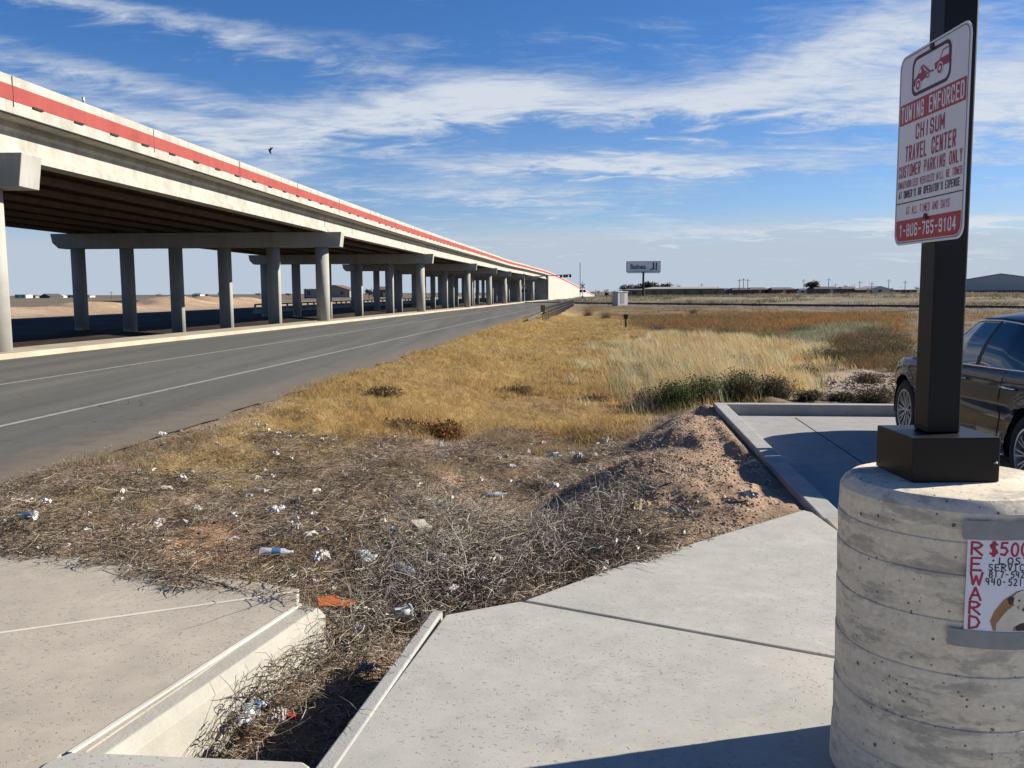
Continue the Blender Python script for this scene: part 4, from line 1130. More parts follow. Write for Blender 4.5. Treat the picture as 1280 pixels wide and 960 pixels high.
# wheels
for wy in (WB0, WB1):
    for sx in (-1, 1):
        wl = empty('wheel', (sx*.80, wy, WR), 0, car)
        tp = [(.215,-.10),(.25,-.115),(.31,-.115),(.338,-.09),(.345,-.05),(.345,.05),(.338,.09),(.31,.115),(.25,.115),(.215,.10)]
        o = MB().lathe([(r, sx*z) for r, z in tp], 48, (0, 0, 0), 'x', False).build('tyre', M['rubber'], wl, smooth_=True)
        mb = MB().lathe([(.232, sx*.105), (.232, sx*.112), (.215, sx*.112), (.208, sx*.06), (.205, -sx*.08)], 48, (0, 0, 0), 'x', False)
        mb.lathe([(.0001, sx*.095), (.035, sx*.095), (.045, sx*.08), (.045, sx*.04)], 20, (0, 0, 0), 'x')
        for k in range(10):      # paired spokes
            for d in (-.13, .13):
                a = 2*math.pi*k/10; a2 = a+d*.9
                p0 = (.035*math.cos(a), .035*math.sin(a)); p1 = (.218*math.cos(a2), .218*math.sin(a2))
                px, py = -math.sin(a), math.cos(a); wdt = .0075
                mb.add([(sx*.088, p0[0]-px*wdt, p0[1]-py*wdt), (sx*.088, p0[0]+px*wdt, p0[1]+py*wdt), (sx*.104, p1[0]+px*wdt, p1[1]+py*wdt), (sx*.104, p1[0]-px*wdt, p1[1]-py*wdt),
                        (sx*.06, p0[0]-px*wdt, p0[1]-py*wdt), (sx*.06, p0[0]+px*wdt, p0[1]+py*wdt), (sx*.08, p1[0]+px*wdt, p1[1]+py*wdt), (sx*.08, p1[0]-px*wdt, p1[1]-py*wdt)],
                       [(0,1,2,3),(0,1,5,4),(1,2,6,5),(2,3,7,6),(3,0,4,7)])
        mb.build('rim', M['alloy'], wl)
        MB().lathe([(.0001, sx*.02), (.15, sx*.02), (.15, sx*.0)], 32, (0, 0, 0), 'x', False).build('brake_disc', M['rail_steel'], wl)
for sx in (-1, 1):
    for hy in (-.10, -1.10):
        xh = -0
        yy0 = hy; zz0 = .86
        xw = body_half(yy0)*.985+.012
        mb = MB().tube([(sx*(xw-.02), yy0+.11, zz0), (sx*(xw+.022), yy0+.09, zz0+.003), (sx*(xw+.026), yy0, zz0+.004), (sx*(xw+.022), yy0-.09, zz0+.003), (sx*(xw-.02), yy0-.11, zz0)], .011, 8)
        mb.build('door_handle', M['chrome'], car, smooth_=True)
    m_ = MB().lathe([(.0001,-.10),(.05,-.085),(.075,-.03),(.08,.03),(.06,.08),(.0001,.09)], 16, (0, 0, 0), 'x')
    m_.v = [(sx*(.98)+x*.9, .60+y*.65, 1.03+z*.95) for x, y, z in m_.v]
    m_.build('door_mirror', M['paint'], car, smooth_=True)
    MB().tube([(sx*.86, .62, .975), (sx*.95, .61, 1.0)], .02, 8).build('mirror_arm', M['rubber'], car)
    # door seams, lower chrome strip, lamps
    for ys_ in (.98, .10, -.92):
        pts = [(sx*(body_half(ys_+.06*(1-t))*prof_x(t)+.0015), ys_+.06*(1-t), zbot(ys_)+(zbelt(ys_)-zbot(ys_))*t) for t in np.linspace(.12, .99, 12)]
        MB().tube(pts, .0035, 4).build('door_seam', M['rubber'], car)
    pts = [(sx*(body_half(y)*prof_x(.08)+.004), y, zbot(y)+(zbelt(y)-zbot(y))*.08) for y in np.linspace(-1.0, 1.0, 10)]
    MB().tube(pts, .010, 6).build('sill_trim', M['chrome'], car, smooth_=True)
    lv = []
    for y in np.linspace(1.78, 2.30, 9):
        for t in (.78, .96):
            lv.append((sx*(body_half(y)*prof_x(t)+.006), y, zbot(y)+(zbelt(y)-zbot(y))*(t if y > 1.95 else .87+(t-.87)*(y-1.75)/.2)))
    MB().add(lv, [(2*k, 2*k+2, 2*k+3, 2*k+1) for k in range(8)]).build('headlight', M['lens'], car, smooth_=True)
    lv = []
    for y in np.linspace(-1.85, -2.40, 9):
        for t in (.72, .94):
            lv.append((sx*(body_half(y)*prof_x(t)+.006), y, zbot(y)+(zbelt(y)-zbot(y))*(t if y < -2.0 else .83+(t-.83)*(-y-1.82)/.18)))
    MB().add(lv, [(2*k, 2*k+2, 2*k+3, 2*k+1) for k in range(8)]).build('tail_light', M['tail'], car, smooth_=True)
for sx, sy in ((-.38, .05), (.38, .05), (-.38, -.85), (.38, -.85)):
    mb = MB().box(sx-.24, sx+.24, sy-.05, sy+.45, .45, .62); mb.box(sx-.23, sx+.23, sy-.17, sy-.04, .55, 1.12); mb.box(sx-.12, sx+.12, sy-.15, sy-.06, 1.12, 1.27)
    mb.build('seat', M['seatm'], car, bevel=.03)

car.scale = (1, 1, 1.025)
# ------------------------------------------------------------------ blades, twigs, stones as single meshes
def blades(name, P, h, wd, lean, ang, col, segs=2, droop=.35, mat='blades'):
    """P (n,3); h,wd,lean,ang (n,); col (n,3)"""
    n = len(P); lx, ly = np.cos(ang), np.sin(ang); ph = rng.random(n)*math.pi
    wx, wy = np.cos(ph), np.sin(ph)
    rows = []; 
    for k in range(segs+1):
        t = k/segs; r = wd*(1-t)*.5 if k else wd*.5
        off = lean*h*(t**1.7); zz = h*(t-droop*lean*t*t*.6)
        cx, cy, cz = P[:, 0]+lx*off, P[:, 1]+ly*off, P[:, 2]+zz
        if k < segs:
            rows += [np.stack([cx-wx*r, cy-wy*r, cz], 1), np.stack([cx+wx*r, cy+wy*r, cz], 1)]
        else: rows += [np.stack([cx, cy, cz], 1)]
    m = len(rows); V = np.stack(rows, 1).reshape(-1, 3)
    b = np.arange(n)[:, None]*m; F = []
    for k in range(segs):
        if k < segs-1: F += [b+np.array([[2*k, 2*k+1, 2*k+3]]), b+np.array([[2*k, 2*k+3, 2*k+2]])]
        else: F += [b+np.array([[2*k, 2*k+1, 2*k+2]])]
    F = np.concatenate(F, 0)
    return V, F, np.repeat(col, m, 0)
def merge(parts):
    V = []; F = []; K = []; o = 0
    for v, f, c in parts: V.append(v); F.append(f+o); K.append(c); o += len(v)
    return np.concatenate(V), np.concatenate(F), np.concatenate(K)
def pick(cols, n, jit=.18, wts=None):
    c = np.array(cols)[rng.choice(len(cols), n, p=wts)]
    return np.clip(c*(1+jit*rng.standard_normal((n, 1))), .01, .9)
def sample(n, x0, x1, y0, y1, keep, pw=1.0):
    """points denser near the camera; keep(x,y)->probability"""
    X = []; Y = []; got = 0
    while got < n:
        k = n*3; u = rng.random(k)
        if pw == 0: y = y0+(y1-y0)*u
        elif pw == 1: y = y0*(y1/y0)**u
        else: y = (y0**(1-pw)+(y1**(1-pw)-y0**(1-pw))*u)**(1/(1-pw))
        x = x0+(x1-x0)*rng.random(k); p = keep(x, y); m = rng.random(k) < p
        X.append(x[m]); Y.append(y[m]); got += m.sum()
        if len(X) > 60: break
    return np.concatenate(X)[:n], np.concatenate(Y)[:n]
def ground_pts(x, y, dz=0): return np.stack([x, y, terrain(x, y)+dz], 1)
NOSLAB = lambda x, y: (np.minimum(sdist(x, y, WALK), sdist(x, y, LEFTP)) > .03) & ~((lot_ab(x, y)[0] > -.05) & (lot_ab(x, y)[1] < LOTB+.25) & (lot_ab(x, y)[1] > -8)) & ((y > 2.95) | (x < -4.4))

LITZ_ = zone([(-40,625),(60,590),(140,565),(260,545),(420,548),(560,560),(640,535),(740,548),(790,590),(770,640),(885,672)])+[(1.12,5.26),(.58,4.76),(.08,4.30),(-.33,4.17),(-.35,4.14),(-.62,2.88),(-1.30,2.88),(-.96,4.18),(-1.02,4.31),(-1.15,4.25),(-1.65,4.45),(-1.93,4.68),(-2.16,4.77),(-2.6,4.95),(-3.12,5.05),(-4.2,5.3)]
# short golden verge grass
gz = lambda x, y: np.maximum.reduce([zmask('golden', x, y, .7), .8*zmask('gold2', x, y), .6*zmask('gold3', x, y)])*(x-xc(y) > -5.05)
k_ = lambda x, y: gz(x, y)*(1-.75*ss(fbm(x*.8+9, y*.5, 4), .05, .35))*NOSLAB(x, y)
x, y = sample(150000, -6, 14, 6, 90, k_, 1.5)
sc = np.clip(y/12, .7, 4)
g1 = blades('', ground_pts(x, y), (.035+.06*rng.random(len(x)))*np.clip(sc**.5, .8, 1.8), .0045*sc*1.3, .9+.8*rng.random(len(x)), rng.random(len(x))*6.28,
            pick([(.93,.61,.23),(1.0,.75,.34),(.80,.47,.16),(.88,.64,.30),(.48,.36,.15)], len(x)), 2)
# longer tufts mixed in it
x, y = sample(2600, -6, 14, 6, 70, lambda x, y: gz(x, y)*ss(fbm(x*.6, y*.4, 3), .0, .3)*NOSLAB(x, y), 1.3)
m = 14; X = np.repeat(x, m)+.06*rng.standard_normal(len(x)*m); Y = np.repeat(y, m)+.06*rng.standard_normal(len(x)*m)
g2 = blades('', ground_pts(X, Y), .08+.14*rng.random(len(X)), .006*np.clip(Y/12, .7, 3), .4+.7*rng.random(len(X)), rng.random(len(X))*6.28,
            pick([(.86,.54,.20),(.72,.39,.13),(.92,.68,.33),(.42,.27,.13)], len(X)), 2)
# straggling tufts that run out into the washed-up litter
x, y = sample(900, -5, 3, 5.2, 14, lambda x, y: (sdist(x, y, LITZ_) < 0)*ss(fbm(x*1.2+7, y*.8, 3), -.05, .25)*(.15+.85*ss(y, 7, 11))*(1-gz(x, y))*NOSLAB(x, y)*(1-zmask('pile', x, y)), 0)
m = 16; X = np.repeat(x, m)+.05*rng.standard_normal(len(x)*m); Y = np.repeat(y, m)+.05*rng.standard_normal(len(x)*m)
g3 = blades('', ground_pts(X, Y), .04+.12*rng.random(len(X)), .005+0*X, .5+.9*rng.random(len(X)), rng.random(len(X))*6.28,
            pick([(.80,.60,.32),(.62,.44,.24),(.46,.36,.24),(.34,.26,.17)], len(X)), 2)
Vg, Fg, Cg = merge([g1, g2, g3])
tag(np_mesh('dry_grass', Vg, Fg, M['blades'], Cg), 'short golden dry grass covering the road verge', 'grass', kind='stuff')

# tall pale bunch grass
x, y = sample(1350, 1, 13, 16, 45, lambda x, y: zmask('tallg', x, y, 1.0, 1.6)*(.2+.75*ss(fbm(x*.7, y*.35, 3), -.25, .15)), .7)
m = 46; X = np.repeat(x, m)+.16*rng.standard_normal(len(x)*m); Y = np.repeat(y, m)+.16*rng.standard_normal(len(x)*m)
hh = np.repeat(.26+.46*rng.random(len(x))+.22*fbm(x*.5, y*.3, 3), m)*(.6+.5*rng.random(len(X)))*np.repeat(.55+.45*zmask('tallg', x, y, .9, 1.2), m)
a1 = blades('', ground_pts(X, Y), hh, .0075*np.clip(Y/18, .9, 2.2)*1.3, .25+.45*rng.random(len(X)), 2.6+1.1*rng.standard_normal(len(X)),
            np.repeat(pick([(.99,.76,.43),(1.0,.85,.55),(.90,.60,.29),(.76,.54,.26),(.86,.50,.20),(.28,.30,.13)], len(x), .12, [.28,.22,.18,.1,.12,.10]), m, 0)*(1+.15*rng.standard_normal((len(X), 1))), 3)
Vg, Fg, Cg = merge([a1])
tag(np_mesh('tall_pale_grass', Vg, Fg, M['blades'], Cg), 'tall pale feathery dry grass in the low ground beyond the pile', 'grass', kind='stuff')

# brown and olive weeds of the field
def fieldp(x, y):
    s = x-xc(y); rd = raild(x, y)
    w_ = np.clip(.22*ss(fbm(x*.5, y*.25, 4), -.1, .25)+zmask('brown1', x, y)*.9+zmask('brown2', x, y)+.35*zmask('greyg', x, y), 0, 1)
    w_ = w_*(1-.9*zmask('sand', x, y))*(1-.97*gz(x, y))*(s > -1.5)*(1-.8*zmask('tallg', x, y))
    return w_*((np.abs(rd) > 4.5) | (y < 60))*NOSLAB(x, y)*(y > 14.3)
x, y = sample(15000, 0, 100, 15, 150, lambda x, y: fieldp(x, y)*(x < y*.75+6), 1.0)
m = 14; sc1 = np.clip(y/25, .8, 4); sc = np.repeat(sc1, m)
X = np.repeat(x, m)+.14*sc*rng.standard_normal(len(x)*m); Y = np.repeat(y, m)+.14*sc*rng.standard_normal(len(x)*m)
br = zmask('brown2', x, y, .6, 2.2)
tone = fbm(x/9+4, y/11, 3)
base = np.where((tone > .08)[:, None], np.array([[.27,.22,.10]]), np.where((tone > -.12)[:, None], np.array([[.44,.23,.085]]), np.array([[.34,.21,.11]])))
base = np.where((zmask('greyg', x, y, .6, 2.2) > .35+.4*rng.random(len(x)))[:, None], np.array([[.33,.32,.20]]), base)
base = np.where((br > .2+.6*rng.random(len(x)))[:, None], np.array([[.20,.13,.065]]), base)
base = np.repeat(base, m, 0)*(1+.3*rng.standard_normal((len(X), 1)))
b1 = blades('', ground_pts(X, Y), np.repeat(.12+.34*rng.random(len(x))**1.5+.2*br, m)*(.5+.6*rng.random(len(X))), .009*sc, .3+.7*rng.random(len(X)), rng.random(len(X))*6.28, np.clip(base, .015, .8), 2)
x, y = sample(2600, 10, 260, 118, 330, lambda x, y: (raild(x, y) > 6)*ss(fbm(x/16+3, y/10, 4), -.05, .2)*(x < y*.7), 1)
m = 16; X = np.repeat(x, m)+.7*rng.standard_normal(len(x)*m); Y = np.repeat(y, m)+.7*rng.standard_normal(len(x)*m)
b2 = blades('', ground_pts(X, Y), np.repeat(.3+.8*rng.random(len(x)), m)*(.5+.6*rng.random(len(X))), .09+.05*rng.random(len(X)), .3+.6*rng.random(len(X)), rng.random(len(X))*6.28, np.repeat(pick([(.30,.25,.17),(.22,.19,.13),(.44,.36,.24),(.26,.24,.14)], len(x), .2), m, 0), 2)
b1 = merge([b1, b2])
tag(np_mesh('field_weeds', b1[0], b1[1], M['blades'], b1[2]), 'brown and olive weeds spread over the field up to the railway', 'weeds', kind='stuff')

# shrubs along the far kerb and at the corner
def leaf_cloud(n, rx, ry, rz, size, cols, core=.35, c=(0, 0, 0)):
    p = rng.standard_normal((n, 3)); p /= np.linalg.norm(p, axis=1)[:, None]
    q = p*(core+(1-core)*rng.random((n, 1))**.5)
    lump = 1+.35*np.sin(p[:, :1]*5+c[0]*3)*np.cos(p[:, 1:2]*6+c[1])+.15*rng.standard_normal((n, 1))
    q = q*lump*np.array([[rx, ry, rz]])+np.array([c])
    a = rng.standard_normal((n, 3)); a /= np.linalg.norm(a, axis=1)[:, None]; b = np.cross(a, rng.standard_normal((n, 3))); b /= np.linalg.norm(b, axis=1)[:, None]
    s_ = size*(.6+.8*rng.random((n, 1)))
    V = np.stack([q-a*s_, q+b*s_*.5, q+a*s_, q-b*s_*.5], 1).reshape(-1, 3)
    F = np.arange(n*4).reshape(-1, 4); F = np.concatenate([F[:, [0, 1, 2]], F[:, [0, 2, 3]]])
    return V, F, np.repeat(pick(cols, n, .22), 4, 0)
GREEN = [(.09,.13,.04),(.12,.16,.05),(.07,.09,.03),(.16,.17,.07)]
OLIVE = [(.13,.12,.07),(.10,.09,.06),(.17,.15,.09),(.09,.10,.04)]
BROWN = [(.14,.10,.07),(.20,.15,.10),(.10,.07,.05),(.24,.18,.12)]
def shrub(x, y, r, h, cols, label, n=260, stiff=.5, name='shrub'):
    z = tz(x, y)
    nb = int(n*2.2); X = r*.55*rng.standard_normal(nb); Y = r*.55*rng.standard_normal(nb)
    P = np.stack([X*.6, Y*.6, np.zeros(nb)-.03], 1); ang = np.arctan2(Y, X)
    ln = np.clip(np.hypot(X, Y)/r, 0, 1.3)
    k = np.clip(1.1-.5*ln, .3, 1)
    bl = blades('', P, h*k*(.6+.5*rng.random(nb)), .010+.006*rng.random(nb), ln*stiff+.15*rng.random(nb), ang, pick(cols, nb, .25), 3)
    lf = leaf_cloud(n*4, r*.85, r*.85, h*.42, .022, cols, .3, (0, 0, h*.45))
    root = tag(empty(name, (x, y, z)), label, 'shrub', 'scrubby bushes around the parking lot corner')
    o = np_mesh('stems', *bl[:2], M['leaves'], bl[2]); o.parent = root
    o = np_mesh('foliage', *lf[:2], M['leaves'], lf[2]); o.parent = root
sh = [((845,512),.55,.62,GREEN,'bright dark-green rounded bush at the corner of the kerb',520),
      ((812,510),.42,.42,BROWN,'dry brown bush left of the bright green bush',300),
      ((880,505),.50,.60,GREEN,'green bush touching the kerb corner from behind',420),
      ((925,500),.60,.72,OLIVE,'dark olive bush behind the left end of the far kerb',460),
      ((965,498),.48,.52,OLIVE,'smaller olive bush, second from the left behind the far kerb',340),
      ((1012,500),.34,.24,BROWN+OLIVE,'low brownish bush in the middle behind the far kerb',320),
      ((1052,500),.36,.20,OLIVE,'low olive bush behind the far kerb, left of the bare dirt',320),
      ((1095,502),.50,.38,BROWN+OLIVE,'dark low bush behind the far kerb beside the car wheel',320),
      ((1085,478),.48,.36,BROWN,'lone dark bush on the pale bare dirt',260),
      ((1005,470),.40,.40,OLIVE,'small olive bush at the right end of the pale tall grass',220),
      ((800,470),.35,.35,GREEN,'small green clump at the left edge of the pale tall grass',180)]
for (u, v), r, h, cols, lab, n in sh:
    x, y = G(u, v); shrub(x, y, r, h, cols, lab, n)
x, y = G(553, 546)
shrub(x, y, .34, .26, [(.34,.17,.06),(.42,.24,.09),(.24,.11,.05)], 'russet dry grass clump standing alone in front of the golden grass', 300, .9, 'grass_clump')
for (u, v), lab in [((500,536),'low brown weed clump at the edge of the golden grass'),((478,498),'dark weed patch in the middle of the golden slope'),((745,500),'grey weed clump in the golden grass left of the bushes'),((650,490),'faint brown weed clump low on the golden slope')]:
    x, y = G(u, v); shrub(x, y, .40, .17, [(.26,.17,.09),(.18,.13,.07),(.36,.26,.13)], lab, 200, 1.0, 'weed_clump')

FS = 'low brush scattered over the brown field'
for (u, v), r, h, cols, lab in [((1062,452),.9,.62,OLIVE,'olive brush clump, leftmost of the dark thicket left of the light pole'),((1092,446),1.0,.75,OLIVE+BROWN,'olive-brown brush clump in the middle of the dark thicket left of the light pole'),
   ((1122,443),1.0,.8,OLIVE,'tall olive brush clump touching the light pole'),((1138,462),.8,.6,GREEN+OLIVE,'green-olive brush low beside the light pole'),((1108,428),1.2,.8,BROWN+OLIVE,'brown brush at the back of the dark thicket'),
   ((1070,430),1.2,.6,BROWN,'low brown brush at the back left of the thicket'),((1030,452),.7,.5,OLIVE,'small olive brush just right of the pale tall grass'),((905,420),1.0,.5,OLIVE,'olive brush behind the middle of the pale tall grass'),
   ((955,424),.9,.45,GREEN+OLIVE,'green-olive brush behind the right part of the pale tall grass'),((1000,414),1.2,.5,OLIVE,'flat olive brush on the grey-green flat'),((860,408),1.3,.5,[(.34,.18,.07),(.26,.15,.07)],'rust-brown brush behind the left part of the pale tall grass'),
   ((930,402),1.5,.6,[(.34,.18,.07),(.22,.14,.07)],'rust-brown brush in the middle of the brown field'),((1010,400),1.5,.6,[(.36,.19,.07),(.26,.15,.07)],'rust-brown brush left of centre of the brown field strip'),((1085,402),1.5,.6,[(.34,.18,.07),(.24,.16,.08)],'rust-brown brush at the right of the brown field strip'),
   ((820,415),.9,.45,BROWN,'brown brush right of the short marker post'),((1085,418),1.0,.5,GREEN+OLIVE,'green-olive brush at the right of the grey-green flat')]:
    x, y = G(u, v); shrub(x, y, r, h, [tuple(c_*1.5 for c_ in c) for c in cols], lab, 260, .8)
# the drift of washed-up twigs
def twig_mesh(P, L, rad, ang, tilt, col, nseg=3, curl=.5):
    n = len(P); pts = [P.copy()]; a = ang.copy(); t = tilt.copy(); p = P.copy(); ka = curl*rng.standard_normal(n); kt = .35*curl*rng.standard_normal(n)
    for k in range(nseg):
        st_ = (L/nseg)
        p = p+np.stack([np.cos(a)*np.cos(t)*st_, np.sin(a)*np.cos(t)*st_, np.sin(t)*st_], 1); pts.append(p.copy()); a = a+ka+.3*rng.standard_normal(n); t = t+kt-.25*t
    rows = []
    for k, q in enumerate(pts):
        r = rad*(1-.65*k/nseg)
        for j in range(3):
            th = 2*math.pi*j/3
            rows.append(q+np.stack([-np.sin(ang)*np.cos(th)*r, np.cos(ang)*np.cos(th)*r, np.sin(th)*r], 1))
    m = len(rows); V = np.stack(rows, 1).reshape(-1, 3); b = np.arange(n)[:, None]*m; F = []
    for k in range(nseg):
        for j in range(3):
            F.append(b+np.array([[3*k+j, 3*k+(j+1) % 3, 3*k+3+(j+1) % 3, 3*k+3+j]]))
    return V, np.concatenate(F), np.repeat(col, m, 0)
LITZ = LITZ_
heap = [((700,690),.55,1.5),((640,720),.5,1.4),((560,735),.5,1.2),((470,715),.42,1.2),((330,735),.35,1.0),((250,705),.30,.9),((140,690),.35,.9),((40,680),.35,.8),((790,650),.45,1.3),((690,600),.40,.7),((430,800),.3,1.1),((360,870),.3,.8),((480,640),.9,.5),((500,775),.28,1.3),((455,820),.25,1.2),((395,900),.28,1.3),((345,935),.25,1.2),((150,700),.4,.9),((420,590),.9,.45),((200,630),.8,.4),((90,640),.7,.5),((620,660),.5,.8)]
HP = [(*G(*p), r, w_) for p, r, w_ in heap]
def lift(x, y):
    x = np.array([x]); y = np.array([y]); return float((.05*np.clip(heapf(x, y), 0, 1.6)+.075*clump(x, y)*np.clip(9/y, .4, 1))[0])*float(ss(np.minimum(sdist(x, y, WALK), sdist(x, y, LEFTP)), .02, .4)[0])*(.5 if y[0] < 4.2 else 1)
def heapf(x, y):
    return sum(w_*np.exp(-((x-a)**2+(y-b)**2)/(r*r*1.0)) for a, b, r, w_ in HP)
def clump(x, y): return ss(fbm(x*2.1+5, y*1.9, 3), -.02, .28)
def litp(x, y):
    soft = 1-ss(sdist(x+.25*fbm(x*1.5, y*1.5, 3), y+.5*fbm(x*1.5+9, y*1.5, 3), LITZ), -.02, .5)
    soft = soft*(x-xc(y) > -4.95+.2*fbm(y*2, x*0, 3))
    bare = np.maximum.reduce([zmask('org1', x, y), zmask('org3', x, y), .8*zmask('org2', x, y), .6*zmask('org4', x, y), .85*zmask('gold2', x, y), .7*zmask('gold3', x, y), .93*zmask('pile', x, y)])
    return soft*(1-.93*bare)*np.clip(.04+.5*ss(fbm(x*1.3, y*.9, 4), -.05, .25)+.55*clump(x, y)+.45*heapf(x, y), 0, 1)
RIM = [(-4.2,5.5),(-3.09,5.22),(-2.57,5.14),(-2.06,4.93),(-1.83,4.84),(-1.6,4.6),(-1.15,4.4)]
RIM2 = [(.03,4.36),(.53,4.84),(1.08,5.33)]
def onslab(x, y, z):
    d = np.minimum(sdist(x, y, WALK), sdist(x, y, LEFTP)); return np.where(d < .015, np.maximum(z, .109), z)
def lit_ok(x, y):
    d = np.minimum(sdist(x, y, WALK), sdist(x, y, LEFTP)); a, b = lot_ab(x, y)
    e = .05+.16*ss(fbm(x*2.5, y*2.5, 3), -.05, .3)
    return ((d > -.0) | (seg_d(x, y, RIM) < e) | (seg_d(x, y, RIM2) < e*.45)) & ~((y < 4.25) & (x > -1.7) & (x < -1.34+.30*(y-2.87))) & ((y > 2.9) | (x < -4.4)) & (a < -.02)
x, y = sample(30000, -6, 3.2, 2.85, 13, lambda x, y: litp(x, y)*lit_ok(x, y)*np.clip(7/y, .3, 1)**1.2, 0)
hf = np.clip(heapf(x, y), 0, 1.6)
up = rng.random(len(x))**.8*(.008+.09*hf+.11*clump(x, y)*np.clip(9/y, .4, 1))
TW = [(.36,.27,.18),(.50,.40,.28),(.24,.18,.12),(.11,.085,.06),(.72,.61,.45),(.36,.32,.26)]
ch_ = inpoly(x, y, CHAN)
up = np.where(ch_, up*.8+.02, up)
L = .035+.17*rng.random(len(x))**2.2
pt = ground_pts(x, y, 0); pt[:, 2] = onslab(x, y, pt[:, 2]); up = np.where(pt[:, 2] == .109, up*.35, up); pt[:, 2] += up
t1 = twig_mesh(pt, L, .0016+.0018*rng.random(len(x)), rng.normal(.35, 1.3, len(x)), .0+.35*rng.standard_normal(len(x))*(.4+.5*hf), pick(TW, len(x), .2, [.25,.2,.2,.15,.1,.1]))
# longer pale stems
x, y = sample(420, -6, 2.6, 2.9, 11, lambda x, y: litp(x, y)**1.3*lit_ok(x, y), 0)
hf = np.clip(heapf(x, y), 0, 1.6); pt = ground_pts(x, y, .02); pt[:, 2] = onslab(x, y, pt[:, 2]); pt[:, 2] += rng.random(len(x))*.16*hf
t2 = twig_mesh(pt, .16+.40*rng.random(len(x))**1.5, .0020+.0018*rng.random(len(x)), rng.normal(.5, 1.2, len(x)), .18*rng.standard_normal(len(x))+.05, pick([(.55,.47,.36),(.40,.33,.25),(.28,.22,.16),(.62,.54,.42)], len(x), .15), 6, .28)
# tangled curly weeds heaped along the slab edges
x, y = sample(4200, -.9, 2.2, 3.9, 7.2, lambda x, y: np.clip(heapf(x, y)-.25, 0, 1)*lit_ok(x, y)*(1-.9*zmask('pile', x, y)), 0)
hf = np.clip(heapf(x, y), 0, 1.6); pt = ground_pts(x, y, .01); pt[:, 2] = onslab(x, y, pt[:, 2]); pt[:, 2] += rng.random(len(x))*.15*hf
t3 = twig_mesh(pt, .12+.26*rng.random(len(x)), .0016+.0014*rng.random(len(x)), rng.random(len(x))*6.28, .5*rng.standard_normal(len(x))+.15, pick([(.78,.71,.60),(.60,.53,.43),(.36,.31,.25),(.20,.17,.14)], len(x), .15, [.3,.3,.25,.15]), 6, .75)
Vt, Ft, Ct = merge([t1, t2])
tag(np_mesh('tumbleweed_tangle', t3[0], t3[1], M['twigs'], t3[2]), 'pale curly tumbleweed stems heaped in tangles along the slab edges', 'tumbleweed', kind='stuff')
tag(np_mesh('twig_litter', Vt, Ft, M['twigs'], Ct), 'grey-brown drift of dead twigs and stems washed up against the slabs', 'twigs', kind='stuff')
# straw and leaf crumbs between them
x, y = sample(75000, -6, 3.2, 2.85, 15, lambda x, y: np.clip(litp(x, y)+.3*(sdist(x, y, LITZ) < .6), 0, 1)*lit_ok(x, y)*np.clip(7/y, .3, 1), 0)
pt = ground_pts(x, y, .004+.02*rng.random(len(x))); pt[:, 2] = onslab(x, y, pt[:, 2])
c1 = blades('', pt, .015+.045*rng.random(len(x)), .004+.004*rng.random(len(x)), 2.2+2*rng.random(len(x)), rng.random(len(x))*6.28,
            pick([(.52,.39,.25),(.32,.24,.16),(.14,.10,.07),(.70,.58,.42),(.56,.34,.19),(.85,.80,.70)], len(x), .2), 2, .3, )
tag(np_mesh('straw_litter', c1[0], c1[1], M['twigs'], c1[2]), 'loose straw, bark and leaf crumbs over the soil among the twigs', 'straw', kind='stuff')

# stones of the spoil pile and clods on the soil
ico = np.array([(0,0,1),(.894,0,.447),(.276,.851,.447),(-.724,.526,.447),(-.724,-.526,.447),(.276,-.851,.447),(.724,.526,-.447),(-.276,.851,-.447),(-.894,0,-.447),(-.276,-.851,-.447),(.724,-.526,-.447),(0,0,-1)])
icf = np.array([(0,1,2),(0,2,3),(0,3,4),(0,4,5),(0,5,1),(1,6,2),(2,7,3),(3,8,4),(4,9,5),(5,10,1),(1,10,6),(2,6,7),(3,7,8),(4,8,9),(5,9,10),(6,11,7),(7,11,8),(8,11,9),(9,11,10),(10,11,6)])
def stones(x, y, r, col):
    n = len(x); S = r[:, None, None]*np.array([1, 1, .65])[None, None, :]*(1+.28*rng.standard_normal((n, 12, 3)))
    V = (ico[None]*S+ground_pts(x, y)[:, None, :]).reshape(-1, 3); F = (np.arange(n)[:, None, None]*12+icf[None]).reshape(-1, 3)
    return V, F, np.repeat(col, 12, 0)
x, y = sample(15000, -.5, 3.0, 4.8, 13.5, lambda x, y: zmask('pile', x, y, .2)*lit_ok(x, y)*(.45+.5*ss(fbm(x*2, y*2, 3), -.1, .2)), .5)
s1 = stones(x, y, .003+.014*rng.random(len(x))**5, pick([(.60,.42,.30),(.48,.32,.22),(.70,.53,.40),(.42,.28,.20),(.76,.64,.52)], len(x), .12))
x, y = sample(5000, -6, 3, 3.5, 14, lambda x, y: (1-.6*litp(x, y))*lit_ok(x, y)*(sdist(x, y, LITZ) < .8), .5)
s2 = stones(x, y, .003+.010*rng.random(len(x))**2, pick([(.40,.26,.17),(.34,.26,.19),(.50,.42,.33)], len(x), .15))
x, y = sample(700, -1, 14, 12.5, 24, lambda x, y: zmask('sand', x, y), .5)
s3 = stones(x, y, .02+.05*rng.random(len(x))**2, pick([(.50,.40,.31),(.42,.31,.24)], len(x), .12))
x, y = sample(6000, -6.5, 0, 5, 30, lambda x, y: np.exp(-((x-xc(y)+4.9)/.35)**2)*NOSLAB(x, y), 1)
s4 = stones(x, y, .004+.009*rng.random(len(x))**2, pick([(.40,.33,.25),(.30,.25,.2),(.5,.44,.36)], len(x), .15))
Vs, Fs, Cs = merge([s1, s2, s3, s4])
tag(np_mesh('stones', Vs, Fs, M['stones'], Cs), 'reddish stones and clods on the dirt pile and bare soil', 'stones', kind='stuff')

